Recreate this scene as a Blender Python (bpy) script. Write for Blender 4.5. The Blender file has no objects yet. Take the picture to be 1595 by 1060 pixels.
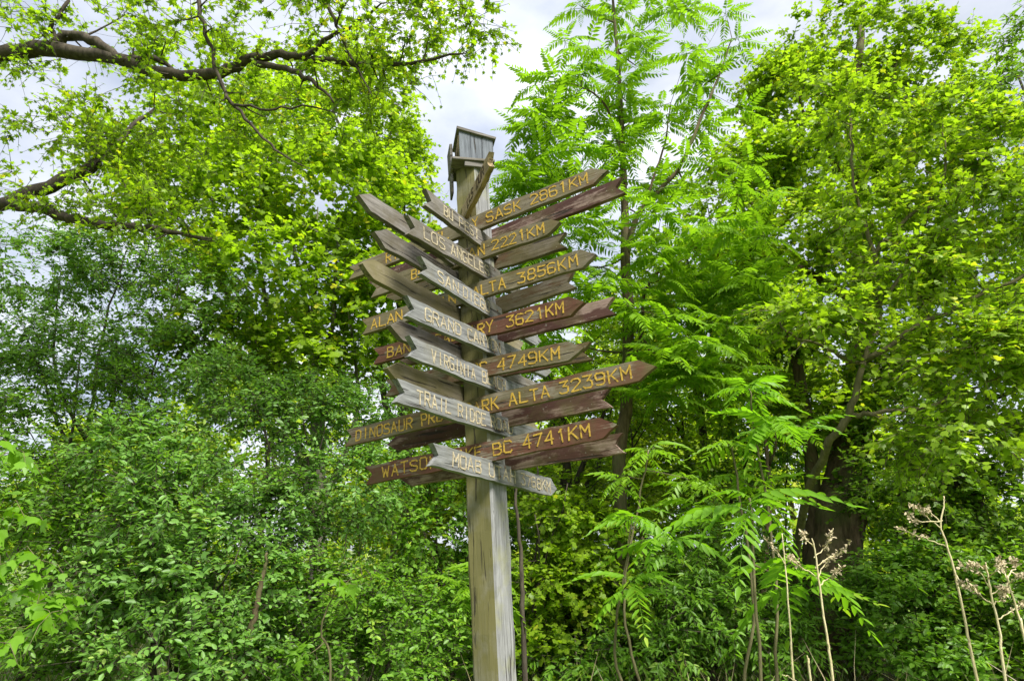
import bpy, math
import numpy as np
from mathutils import Vector, Matrix

# ------------------------------------------------------------------ camera, sky, sun, exposure
SC = bpy.context.scene
COL = SC.collection
PW, PH, FPX, PITCH = 1595.0, 1060.0, 980.7, math.radians(18.46)
CAM = np.array([0.0, 0.0, 1.6])
cd = bpy.data.cameras.new('camera')
cam = bpy.data.objects.new('camera', cd); COL.objects.link(cam)
cam.location = CAM; cam.rotation_euler = (math.pi/2 + PITCH, 0, 0)
cd.sensor_fit = 'HORIZONTAL'; cd.sensor_width = 36.0; cd.lens = 36.0*FPX/PW
cd.clip_start = 0.05; cd.clip_end = 3000
SC.camera = cam
SUN_EL, SUN_AZ = math.radians(53), math.radians(146)      # azimuth clockwise from +Y (camera looks along +Y)
w = bpy.data.worlds.new('World'); SC.world = w; w.use_nodes = True
nt = w.node_tree; nt.nodes.clear()
def nn(nt, t, **kw):
    n = nt.nodes.new(t)
    for k, v in kw.items(): setattr(n, k, v)
    return n
out = nn(nt, 'ShaderNodeOutputWorld'); bg = nn(nt, 'ShaderNodeBackground')
sky = nn(nt, 'ShaderNodeTexSky', sky_type='NISHITA', sun_disc=False, sun_elevation=SUN_EL, sun_rotation=SUN_AZ)
sky.air_density = 1.0; sky.dust_density = 2.0
gain = nn(nt, 'ShaderNodeVectorMath', operation='SCALE'); gain.inputs[3].default_value = 0.6
tc = nn(nt, 'ShaderNodeTexCoord')
mp = nn(nt, 'ShaderNodeMapping'); mp.inputs['Scale'].default_value = (1.3, 1.3, 2.6)
n1 = nn(nt, 'ShaderNodeTexNoise'); n1.inputs['Scale'].default_value = 1.7; n1.inputs['Detail'].default_value = 7; n1.inputs['Roughness'].default_value = .55
r1 = nn(nt, 'ShaderNodeValToRGB'); r1.color_ramp.elements[0].position = .30; r1.color_ramp.elements[1].position = .62
r1.color_ramp.elements[0].color = (.45,.45,.45,1); r1.color_ramp.elements[1].color = (1,1,1,1)
n2 = nn(nt, 'ShaderNodeTexNoise'); n2.inputs['Scale'].default_value = 3.1; n2.inputs['Detail'].default_value = 6
r2 = nn(nt, 'ShaderNodeValToRGB'); r2.color_ramp.elements[0].position = .32; r2.color_ramp.elements[1].position = .62
r2.color_ramp.elements[0].color = (3.2,3.55,4.35,1); r2.color_ramp.elements[1].color = (5.5,5.65,5.95,1)
mx = nn(nt, 'ShaderNodeMix', data_type='RGBA')
L = nt.links.new
L(tc.outputs['Generated'], mp.inputs['Vector']); L(mp.outputs[0], n1.inputs['Vector']); L(mp.outputs[0], n2.inputs['Vector'])
L(n1.outputs['Fac'], r1.inputs['Fac']); L(n2.outputs['Fac'], r2.inputs['Fac'])
L(sky.outputs[0], gain.inputs[0]); L(r1.outputs['Color'], mx.inputs['Factor']); L(gain.outputs[0], mx.inputs['A']); L(r2.outputs['Color'], mx.inputs['B'])
L(mx.outputs['Result'], bg.inputs['Color']); bg.inputs['Strength'].default_value = 0.05
L(bg.outputs[0], out.inputs['Surface'])
sd = bpy.data.lights.new('sun', 'SUN'); sd.energy = 2.2; sd.angle = math.radians(20); sd.color = (1, .965, .9)
sun = bpy.data.objects.new('sun', sd); COL.objects.link(sun)
sdir = Vector((math.sin(SUN_AZ)*math.cos(SUN_EL), math.cos(SUN_AZ)*math.cos(SUN_EL), math.sin(SUN_EL)))
sun.rotation_euler = sdir.to_track_quat('Z', 'Y').to_euler(); sun.location = sdir*60
SC.view_settings.view_transform = 'Standard'; SC.view_settings.look = 'None'
SC.view_settings.exposure = 2.25; SC.view_settings.gamma = 1.0; SC.view_settings.use_curve_mapping = False
SC.render.engine = 'CYCLES'
SC.cycles.max_bounces = 12; SC.cycles.diffuse_bounces = 8; SC.cycles.transmission_bounces = 8; SC.cycles.glossy_bounces = 2
SC.cycles.caustics_reflective = False; SC.cycles.caustics_refractive = False

# ------------------------------------------------------------------ helpers
RNG = np.random.default_rng(7)
def ray(x, y):
    u = (x-PW/2)/FPX; v = -(y-PH/2)/FPX
    return np.array([u, math.cos(PITCH)-v*math.sin(PITCH), math.sin(PITCH)+v*math.cos(PITCH)])
def P(x, y, Y):                    # a point of the place, Y metres in front of the camera
    d = ray(x, y); return CAM + d*(Y/d[1])
def unit(a):
    a = np.asarray(a, float); return a/np.maximum(np.linalg.norm(a, axis=-1, keepdims=True), 1e-9)
def link(name, me, mats, parent=None):
    o = bpy.data.objects.new(name, me); COL.objects.link(o)
    if mats is not None and len(me.materials) == 0:
        for m in (mats if isinstance(mats, (list, tuple)) else [mats]): me.materials.append(m)
    if parent is not None: o.parent = parent
    return o
def empty(name, loc, label, cat, group=None):
    o = bpy.data.objects.new(name, None); COL.objects.link(o); o.location = loc
    o.empty_display_size = .2
    o['label'] = label; o['category'] = cat
    if group: o['group'] = group
    return o
def tri_mesh(name, V, F, shade=None, smooth=False):
    me = bpy.data.meshes.new(name)
    V = np.ascontiguousarray(V, np.float32); F = np.ascontiguousarray(F, np.int32)
    me.vertices.add(len(V)); me.vertices.foreach_set('co', V.ravel())
    me.loops.add(F.size); me.loops.foreach_set('vertex_index', F.ravel())
    me.polygons.add(len(F)); me.polygons.foreach_set('loop_start', np.arange(0, F.size, 3, dtype=np.int32))
    if smooth: me.polygons.foreach_set('use_smooth', np.ones(len(F), bool))
    if shade is not None:
        a = me.attributes.new('shade', 'FLOAT', 'FACE'); a.data.foreach_set('value', np.ascontiguousarray(shade, np.float32))
    me.update(calc_edges=True); return me
class Tubes:                        # tapered tubes collected into one mesh
    def __init__(s): s.V, s.F, s.n = [], [], 0
    def add(s, pts, rad, k=6, cap=True):
        pts = np.asarray(pts, float); n = len(pts); rad = np.broadcast_to(np.asarray(rad, float), (n,))
        t = unit(np.gradient(pts, axis=0))
        ref = np.array([.31, .22, .92]) if abs(t[0, 2]) < .9 else np.array([.9, .3, .1])
        a = unit(np.cross(t, ref)); b = np.cross(t, a)
        th = np.arange(k)*2*math.pi/k
        ring = pts[:, None] + rad[:, None, None]*(np.cos(th)[None, :, None]*a[:, None]+np.sin(th)[None, :, None]*b[:, None])
        V = ring.reshape(-1, 3)
        i = np.arange(n-1)[:, None]*k; j = np.arange(k)[None]; j2 = (j+1) % k
        f1 = np.stack([i+j, i+j2, i+k+j2], -1).reshape(-1, 3); f2 = np.stack([i+j, i+k+j2, i+k+j], -1).reshape(-1, 3)
        F = [f1, f2]
        if cap:
            F.append(np.array([[(n-1)*k, (n-1)*k+q, (n-1)*k+q+1] for q in range(1, k-1)]))
            F.append(np.array([[0, q+1, q] for q in range(1, k-1)]))
        F = np.concatenate(F)+s.n
        s.V.append(V); s.F.append(F); s.n += len(V)
    def mesh(s, name, smooth=True): return tri_mesh(name, np.concatenate(s.V), np.concatenate(s.F), smooth=smooth)
def spline(pts, rad, n=6, jit=0.0, rng=RNG):     # Catmull-Rom through the points
    p = np.asarray(pts, float); r = np.asarray(rad, float)
    if len(r) == 2 and len(p) != 2: r = np.linspace(r[0], r[1], len(p))
    q = np.vstack([2*p[0]-p[1], p, 2*p[-1]-p[-2]]); o, ro = [], []
    for i in range(len(p)-1):
        for t in np.linspace(0, 1, n, endpoint=False):
            a, b, c, d = q[i:i+4]
            o.append(.5*((2*b)+(-a+c)*t+(2*a-5*b+4*c-d)*t*t+(-a+3*b-3*c+d)*t**3)); ro.append(r[i]*(1-t)+r[i+1]*t)
    o.append(p[-1]); ro.append(r[-1]); o = np.array(o)
    if jit: o[1:-1] += rng.normal(0, jit, o[1:-1].shape)
    return o, np.array(ro)

# ------------------------------------------------------------------ materials
def newmat(name):
    m = bpy.data.materials.new(name); m.use_nodes = True; m.node_tree.nodes.clear(); return m, m.node_tree
def ramp(nt, stops):
    n = nn(nt, 'ShaderNodeValToRGB'); cr = n.color_ramp
    while len(cr.elements) < len(stops): cr.elements.new(.5)
    for e, (p, c) in zip(cr.elements, stops): e.position = p; e.color = (*c, 1)
    return n
def leaf_mat(name, dark, light, tip, trans=.45, rough=.42, tgain=(1.4, 1.45, .5), spec=.32, objrand=False):
    """Foliage: colour differs leaf by leaf, thin enough to let light through."""
    m, nt = newmat(name); L = nt.links.new
    at = nn(nt, 'ShaderNodeAttribute', attribute_name='shade')
    fac = at.outputs['Fac']
    if objrand:
        oi = nn(nt, 'ShaderNodeObjectInfo'); mm = nn(nt, 'ShaderNodeMath', operation='MULTIPLY_ADD')
        mm.inputs[1].default_value = .35; L(oi.outputs['Random'], mm.inputs[0]); m2 = nn(nt, 'ShaderNodeMath', operation='MULTIPLY')
        m2.inputs[1].default_value = .65; L(fac, m2.inputs[0]); L(m2.outputs[0], mm.inputs[2]); fac = mm.outputs[0]
    cr = ramp(nt, [(0, dark), (.55, light), (.85, light), (1, tip)]); L(fac, cr.inputs[0])
    pb = nn(nt, 'ShaderNodeBsdfPrincipled'); pb.inputs['Roughness'].default_value = rough; pb.inputs['Specular IOR Level'].default_value = spec
    L(cr.outputs[0], pb.inputs['Base Color'])
    tm = nn(nt, 'ShaderNodeVectorMath', operation='MULTIPLY'); tm.inputs[1].default_value = tgain; L(cr.outputs[0], tm.inputs[0])
    tr = nn(nt, 'ShaderNodeBsdfTranslucent'); L(tm.outputs[0], tr.inputs['Color'])
    mix = nn(nt, 'ShaderNodeMixShader'); mix.inputs[0].default_value = trans
    L(pb.outputs[0], mix.inputs[1]); L(tr.outputs[0], mix.inputs[2])
    o = nn(nt, 'ShaderNodeOutputMaterial'); L(mix.outputs[0], o.inputs[0]); return m
def bark_mat(name, c1, c2, scale=9, moss=None):
    m, nt = newmat(name); L = nt.links.new
    tc = nn(nt, 'ShaderNodeTexCoord'); mp = nn(nt, 'ShaderNodeMapping'); mp.inputs['Scale'].default_value = (1, 1, .22)
    no = nn(nt, 'ShaderNodeTexNoise'); no.inputs['Scale'].default_value = scale*2.5; no.inputs['Detail'].default_value = 8; no.inputs['Roughness'].default_value = .65
    L(tc.outputs['Object'], mp.inputs[0]); L(mp.outputs[0], no.inputs['Vector'])
    cr = ramp(nt, [(.32, c1), (.68, c2)]); L(no.outputs['Fac'], cr.inputs[0])
    col = cr.outputs[0]
    if moss:
        n2 = nn(nt, 'ShaderNodeTexNoise'); n2.inputs['Scale'].default_value = 2.2; n2.inputs['Detail'].default_value = 5; L(tc.outputs['Object'], n2.inputs['Vector'])
        r2 = ramp(nt, [(.46, (0, 0, 0)), (.66, (1, 1, 1))]); L(n2.outputs['Fac'], r2.inputs[0])
        mx = nn(nt, 'ShaderNodeMix', data_type='RGBA'); L(r2.outputs[0], mx.inputs['Factor']); L(col, mx.inputs['A']); mx.inputs['B'].default_value = (*moss, 1); col = mx.outputs['Result']
    pb = nn(nt, 'ShaderNodeBsdfPrincipled'); pb.inputs['Roughness'].default_value = .9; pb.inputs['Specular IOR Level'].default_value = .2
    L(col, pb.inputs['Base Color'])
    bu = nn(nt, 'ShaderNodeBump'); bu.inputs['Strength'].default_value = .8; bu.inputs['Distance'].default_value = .02; L(no.outputs['Fac'], bu.inputs['Height']); L(bu.outputs[0], pb.inputs['Normal'])
    o = nn(nt, 'ShaderNodeOutputMaterial'); L(pb.outputs[0], o.inputs[0]); return m
def wood_mat(name, wood1, wood2, paint=None, wear=.5, moss=None, mossamt=.0, axis='X', lichen=0.0):
    """Weathered timber: grain along one axis, cracks, worn paint, moss and lichen patches."""
    m, nt = newmat(name); L = nt.links.new
    tc = nn(nt, 'ShaderNodeTexCoord'); oi = nn(nt, 'ShaderNodeObjectInfo')
    of = nn(nt, 'ShaderNodeVectorMath', operation='SCALE'); of.inputs[0].default_value = (17, 31, 23); L(oi.outputs['Random'], of.inputs[3])
    ad = nn(nt, 'ShaderNodeVectorMath', operation='ADD'); L(tc.outputs['Object'], ad.inputs[0]); L(of.outputs[0], ad.inputs[1])
    sc = {'X': (.06, 1, 1), 'Z': (1, 1, .06)}[axis]
    mp = nn(nt, 'ShaderNodeMapping'); mp.inputs['Scale'].default_value = sc; L(ad.outputs[0], mp.inputs[0])
    g = nn(nt, 'ShaderNodeTexNoise'); g.inputs['Scale'].default_value = 85; g.inputs['Detail'].default_value = 6; g.inputs['Roughness'].default_value = .7; L(mp.outputs[0], g.inputs['Vector'])
    g2 = nn(nt, 'ShaderNodeTexNoise'); g2.inputs['Scale'].default_value = 55; g2.inputs['Detail'].default_value = 5; g2.inputs['Distortion'].default_value = .6; L(mp.outputs[0], g2.inputs['Vector'])
    cr = ramp(nt, [(.30, wood1), (.66, wood2)]); L(g.outputs['Fac'], cr.inputs[0]); col = cr.outputs[0]
    ck = ramp(nt, [(.335, (.15, .15, .15)), (.395, (1, 1, 1))]); L(g2.outputs['Fac'], ck.inputs[0])        # cracks between fibres
    def mixc(a, b, f, blend='MIX'):
        mx = nn(nt, 'ShaderNodeMix', data_type='RGBA'); mx.blend_type = blend
        if isinstance(a, tuple): mx.inputs['A'].default_value = (*a, 1)
        else: L(a, mx.inputs['A'])
        if isinstance(b, tuple): mx.inputs['B'].default_value = (*b, 1)
        else: L(b, mx.inputs['B'])
        if isinstance(f, float): mx.inputs['Factor'].default_value = f
        else: L(f, mx.inputs['Factor'])
        return mx.outputs['Result']
    if paint:
        n3 = nn(nt, 'ShaderNodeTexNoise'); n3.inputs['Scale'].default_value = 9; n3.inputs['Detail'].default_value = 8; n3.inputs['Roughness'].default_value = .68
        mp3 = nn(nt, 'ShaderNodeMapping'); mp3.inputs['Scale'].default_value = (.35, 1, 1) if axis == 'X' else (1, 1, .35); L(ad.outputs[0], mp3.inputs[0]); L(mp3.outputs[0], n3.inputs['Vector'])
        a3 = nn(nt, 'ShaderNodeMath', operation='MULTIPLY_ADD'); a3.inputs[1].default_value = .35; L(g.outputs['Fac'], a3.inputs[0]); L(n3.outputs['Fac'], a3.inputs[2])
        r3 = ramp(nt, [(.5+.35*wear, (1, 1, 1)), (.56+.35*wear, (0, 0, 0))]); 
        r3 = ramp(nt, [(.66-.3*(wear-.5), (1, 1, 1)), (.74-.3*(wear-.5), (0, 0, 0))]); L(a3.outputs[0], r3.inputs[0])
        pv = mixc(paint, tuple(c*.72 for c in paint), g2.outputs['Fac'])
        col = mixc(col, pv, r3.outputs[0])
    if moss:
        n4 = nn(nt, 'ShaderNodeTexNoise'); n4.inputs['Scale'].default_value = 6.5; n4.inputs['Detail'].default_value = 8; n4.inputs['Roughness'].default_value = .62; L(ad.outputs[0], n4.inputs['Vector'])
        t = .62-.28*mossamt
        r4 = ramp(nt, [(t-.10, (0, 0, 0)), (t+.12, (1, 1, 1))]); L(n4.outputs['Fac'], r4.inputs[0])
        f4 = nn(nt, 'ShaderNodeMath', operation='MULTIPLY'); f4.inputs[1].default_value = .8; L(r4.outputs[0], f4.inputs[0])
        mv = mixc(moss, tuple(c*.6 for c in moss), g.outputs['Fac'])
        col = mixc(col, mv, f4.outputs[0])
    if lichen:
        n5 = nn(nt, 'ShaderNodeTexNoise'); n5.inputs['Scale'].default_value = 60; n5.inputs['Detail'].default_value = 4; L(ad.outputs[0], n5.inputs['Vector'])
        r5 = ramp(nt, [(.66, (0, 0, 0)), (.74, (lichen*.7,)*3)]); L(n5.outputs['Fac'], r5.inputs[0])
        col = mixc(col, (.42, .43, .36), r5.outputs[0])
    col = mixc((.025, .02, .015), col, ck.outputs[0])
    pb = nn(nt, 'ShaderNodeBsdfPrincipled'); pb.inputs['Roughness'].default_value = .85; pb.inputs['Specular IOR Level'].default_value = .25
    L(col, pb.inputs['Base Color'])
    b1 = nn(nt, 'ShaderNodeBump'); b1.inputs['Strength'].default_value = .5; b1.inputs['Distance'].default_value = .004; L(g.outputs['Fac'], b1.inputs['Height'])
    b2 = nn(nt, 'ShaderNodeBump'); b2.inputs['Strength'].default_value = .7; b2.inputs['Distance'].default_value = .006; L(ck.outputs[0], b2.inputs['Height']); L(b1.outputs[0], b2.inputs['Normal'])
    L(b2.outputs[0], pb.inputs['Normal'])
    o = nn(nt, 'ShaderNodeOutputMaterial'); L(pb.outputs[0], o.inputs[0]); return m
def flat_mat(name, c1, c2, scale=40, rough=.8, chip=None):
    m, nt = newmat(name); L = nt.links.new
    tc = nn(nt, 'ShaderNodeTexCoord'); no = nn(nt, 'ShaderNodeTexNoise'); no.inputs['Scale'].default_value = scale; no.inputs['Detail'].default_value = 6; no.inputs['Roughness'].default_value = .7
    L(tc.outputs['Object'], no.inputs['Vector']); st = [(.35, c1), (.6, c2)]
    if chip: st = [(.37, chip), (.43, c1), (.65, c2)]
    cr = ramp(nt, st); L(no.outputs['Fac'], cr.inputs[0])
    pb = nn(nt, 'ShaderNodeBsdfPrincipled'); pb.inputs['Roughness'].default_value = rough; pb.inputs['Specular IOR Level'].default_value = .25; L(cr.outputs[0], pb.inputs['Base Color'])
    o = nn(nt, 'ShaderNodeOutputMaterial'); L(pb.outputs[0], o.inputs[0]); return m

GREYW = ((.06, .061, .059), (.215, .218, .215)); BRNW = ((.075, .06, .042), (.22, .19, .14)); MOSS = (.115, .10, .038); PAINT = (.118, .051, .032)
MW = {
 'brown':  wood_mat('brown_painted_board', *BRNW, paint=PAINT, wear=.30, moss=MOSS, mossamt=.10, lichen=.35),
 'brown2': wood_mat('worn_brown_board', *BRNW, paint=PAINT, wear=.62, moss=MOSS, mossamt=.55, lichen=.5),
 'mossy':  wood_mat('mossy_brown_board', *BRNW, paint=(.12, .06, .035), wear=.85, moss=(.14, .118, .05), mossamt=.55, lichen=.4),
 'maroon': wood_mat('maroon_board', (.14, .09, .07), (.30, .22, .18), paint=(.085, .040, .031), wear=.5, moss=MOSS, mossamt=.12, lichen=.6),
 'grey':   wood_mat('grey_weathered_board', *GREYW, moss=(.15, .14, .10), mossamt=.15),
 'greyd':  wood_mat('dark_weathered_board', (.06, .053, .045), (.19, .176, .158), moss=(.10, .085, .05), mossamt=.3),
 'greym':  wood_mat('mossy_weathered_board', (.08, .068, .045), (.22, .19, .13), moss=(.15, .13, .055), mossamt=.6),
 'tan':    wood_mat('tan_weathered_board', (.18, .12, .06), (.40, .30, .18), moss=MOSS, mossamt=.1),
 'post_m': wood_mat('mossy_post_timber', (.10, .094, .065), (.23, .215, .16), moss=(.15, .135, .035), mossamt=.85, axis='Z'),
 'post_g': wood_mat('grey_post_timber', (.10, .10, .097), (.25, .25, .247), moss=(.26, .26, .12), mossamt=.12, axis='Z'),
 'blue':   wood_mat('bluish_grey_panel', (.05, .056, .064), (.145, .16, .18), axis='Z'),
}
GOLD = flat_mat('gold_letter_paint', (.34, .215, .028), (.50, .33, .055), 75, .7, chip=(.12, .075, .03))
CREAM = flat_mat('cream_letter_paint', (.24, .20, .125), (.43, .375, .265), 70, .7, chip=(.13, .10, .06))
DARKC = flat_mat('dark_carved_letter', (.05, .035, .02), (.10, .07, .04), 60, .9)
IRON = flat_mat('rusty_iron', (.10, .05, .03), (.16, .10, .07), 80, .6)

# ------------------------------------------------------------------ ground and grass
def ground():
    m, nt = newmat('meadow_soil'); L = nt.links.new
    tc = nn(nt, 'ShaderNodeTexCoord'); n1 = nn(nt, 'ShaderNodeTexNoise'); n1.inputs['Scale'].default_value = .35; n1.inputs['Detail'].default_value = 9; n1.inputs['Roughness'].default_value = .65; L(tc.outputs['Object'], n1.inputs['Vector'])
    cr = ramp(nt, [(.3, (.05, .06, .02)), (.5, (.11, .16, .035)), (.7, (.17, .22, .05))]); L(n1.outputs['Fac'], cr.inputs[0])
    pb = nn(nt, 'ShaderNodeBsdfPrincipled'); pb.inputs['Roughness'].default_value = .95; L(cr.outputs[0], pb.inputs['Base Color'])
    n2 = nn(nt, 'ShaderNodeTexNoise'); n2.inputs['Scale'].default_value = 12; n2.inputs['Detail'].default_value = 6; L(tc.outputs['Object'], n2.inputs['Vector'])
    b = nn(nt, 'ShaderNodeBump'); b.inputs['Distance'].default_value = .05; L(n2.outputs['Fac'], b.inputs['Height']); L(b.outputs[0], pb.inputs['Normal'])
    o = nn(nt, 'ShaderNodeOutputMaterial'); L(pb.outputs[0], o.inputs[0])
    # one sheet: finely meshed and gently uneven near by, reaching the horizon
    e = np.concatenate([-np.geomspace(1500, 30, 10), np.linspace(-25, 25, 60), np.geomspace(30, 1500, 10)])
    X, Y = np.meshgrid(e, e); Z = .05*np.sin(X*.9)*np.cos(Y*.7+1)+.03*np.sin(X*2.3+Y*1.7); Z[(abs(X) > 26) | (abs(Y) > 26)] = 0
    n = len(e); V = np.stack([X, Y, Z], -1).reshape(-1, 3); i, j = np.meshgrid(np.arange(n-1), np.arange(n-1), indexing='ij'); a = (i*n+j).ravel()
    F = np.concatenate([np.stack([a, a+1, a+n+1], -1), np.stack([a, a+n+1, a+n], -1)])
    g = link('ground', tri_mesh('ground', V, F, smooth=True), m); g['kind'] = 'structure'
ground()
def gz(x, y): return .05*np.sin(x*.9)*np.cos(y*.7+1)+.03*np.sin(x*2.3+y*1.7)
def blades(name, label, n, region, hmin, hmax, mat, seed, width=.006):
    r = np.random.default_rng(seed); x0, x1, y0, y1 = region
    x = r.uniform(x0, x1, n); y = r.uniform(y0, y1, n); h = r.uniform(hmin, hmax, n)*(0.6+.8*r.random(n)); a = r.uniform(0, 2*math.pi, n)
    b = np.stack([x, y, gz(x, y)-.01], -1); s = np.stack([np.cos(a), np.sin(a), 0*a], -1)*width*(.6+.9*r.random(n))[:, None]
    le = np.stack([r.normal(0, .35, n), r.normal(0, .35, n), np.ones(n)], -1); m = b+le*h[:, None]*.55; t = m+np.stack([le[:, 0]*1.9, le[:, 1]*1.9, .75*np.ones(n)], -1)*h[:, None]*.45
    V = np.stack([b-s, b+s, m+s*.8, m-s*.8, t], 1).reshape(-1, 3); k = np.arange(n)[:, None]*5
    F = np.concatenate([k+np.array([[0, 1, 2]]), k+np.array([[0, 2, 3]]), k+np.array([[3, 2, 4]])], 1).reshape(-1, 3)
    o = link(name, tri_mesh(name, V, F, np.repeat(r.random(n), 3)), mat); o['kind'] = 'stuff'; o['label'] = label; o['category'] = 'grass'; return o
M_GRASS = leaf_mat('grass_blades', (.05, .11, .015), (.12, .22, .03), (.30, .30, .09), trans=.35)
M_DRY = leaf_mat('dry_grass', (.22, .17, .09), (.42, .35, .20), (.55, .48, .30), trans=.2, tgain=(1, 1, .9))
blades('meadow_grass', 'tall green grass covering the ground below the trees', 36000, (-12, 12, 6.5, 19), .15, .45, M_GRASS, 3, .008)
blades('dry_grass', 'thin dry straw coloured grass stalks among the undergrowth', 2500, (-9, 9, 6, 11), .35, .8, M_DRY, 4, .004)

# ------------------------------------------------------------------ the signpost
TH, PWID, X0, D0 = 0.53726, 0.141, -0.10175, 3.0
AX = unit([-.06176, .04331, 1.0]); UA = np.array([math.cos(TH), -math.sin(TH), 0]); UA = unit(UA-AX*UA.dot(AX)); UB = np.cross(AX, UA)
O0 = np.array([X0, D0, 1.6]); TB = .027; BH = .090
ZB = -1.6/AX[2]
def post_world(a, b, h): return O0+UA*a+UB*b+AX*h
def on_plane(px, n, off):          # where a line of sight meets one face of the post, in post coordinates (a, b, h)
    c = O0+n*off; d = ray(*px); k = (c-CAM).dot(n)/d.dot(n); q = CAM+k*d-O0; return np.array([q.dot(UA), q.dot(UB), q.dot(AX)])
signpost = empty('signpost', O0+AX*ZB, 'tall weathered wooden signpost crowded with arrow boards lettered with town names and kilometres', 'signpost')
MPOST = Matrix(((UA[0], UB[0], AX[0], 0), (UA[1], UB[1], AX[1], 0), (UA[2], UB[2], AX[2], 0), (0, 0, 0, 1)))
signpost.rotation_euler = MPOST.to_euler()
def put(o, a, b, h, xdir=(1, 0, 0), zdir=(0, 0, 1)):     # place a part in post coordinates, heights from camera level
    x = Vector(xdir).normalized(); z = Vector(zdir); z = (z-x*z.dot(x)).normalized(); y = z.cross(x)
    o.matrix_local = Matrix(((x[0], y[0], z[0], a), (x[1], y[1], z[1], b), (x[2], y[2], z[2], h-ZB), (0, 0, 0, 1)))
def post_mesh():
    r = np.random.default_rng(11); hw = PWID/2; ch = .010; zt = 2.035
    c = [(-hw+ch, -hw), (-hw/3, -hw), (hw/3, -hw), (hw-ch, -hw), (hw, -hw+ch), (hw, -hw/3), (hw, hw/3), (hw, hw-ch), (hw-ch, hw), (0, hw), (-hw+ch, hw), (-hw, hw-ch), (-hw, 0), (-hw, -hw+ch)]
    zs = np.linspace(ZB-.5, zt, 90); k = len(c); V = []
    ph = r.uniform(0, 6, k)
    for z in zs:
        for q, (x, y) in enumerate(c):
            wv = .0022*math.sin(z*5+ph[q])+.0012*math.sin(z*17+ph[q]*2)+r.normal(0, .0006)
            # a long weather check runs down the right-hand face
            if q == 5: wv -= .012*max(0, math.sin(z*1.3+.4))
            V.append((x*(1+wv/hw), y*(1+wv/hw), z-ZB))
    n = len(zs); F, M = [], []
    for i in range(n-1):
        for q in range(k):
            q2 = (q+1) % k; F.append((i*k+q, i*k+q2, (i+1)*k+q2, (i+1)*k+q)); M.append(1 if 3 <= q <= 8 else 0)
    F.append(tuple((n-1)*k+q for q in range(k))); M.append(1)
    me = bpy.data.meshes.new('post'); me.from_pydata(V, [], F); me.materials.append(MW['post_m']); me.materials.append(MW['post_g'])
    me.polygons.foreach_set('material_index', M); me.update(); return me
link('post', post_mesh(), None, signpost)['label'] = 'thick square timber post, mossy on one face and pale grey on the next'

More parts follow.
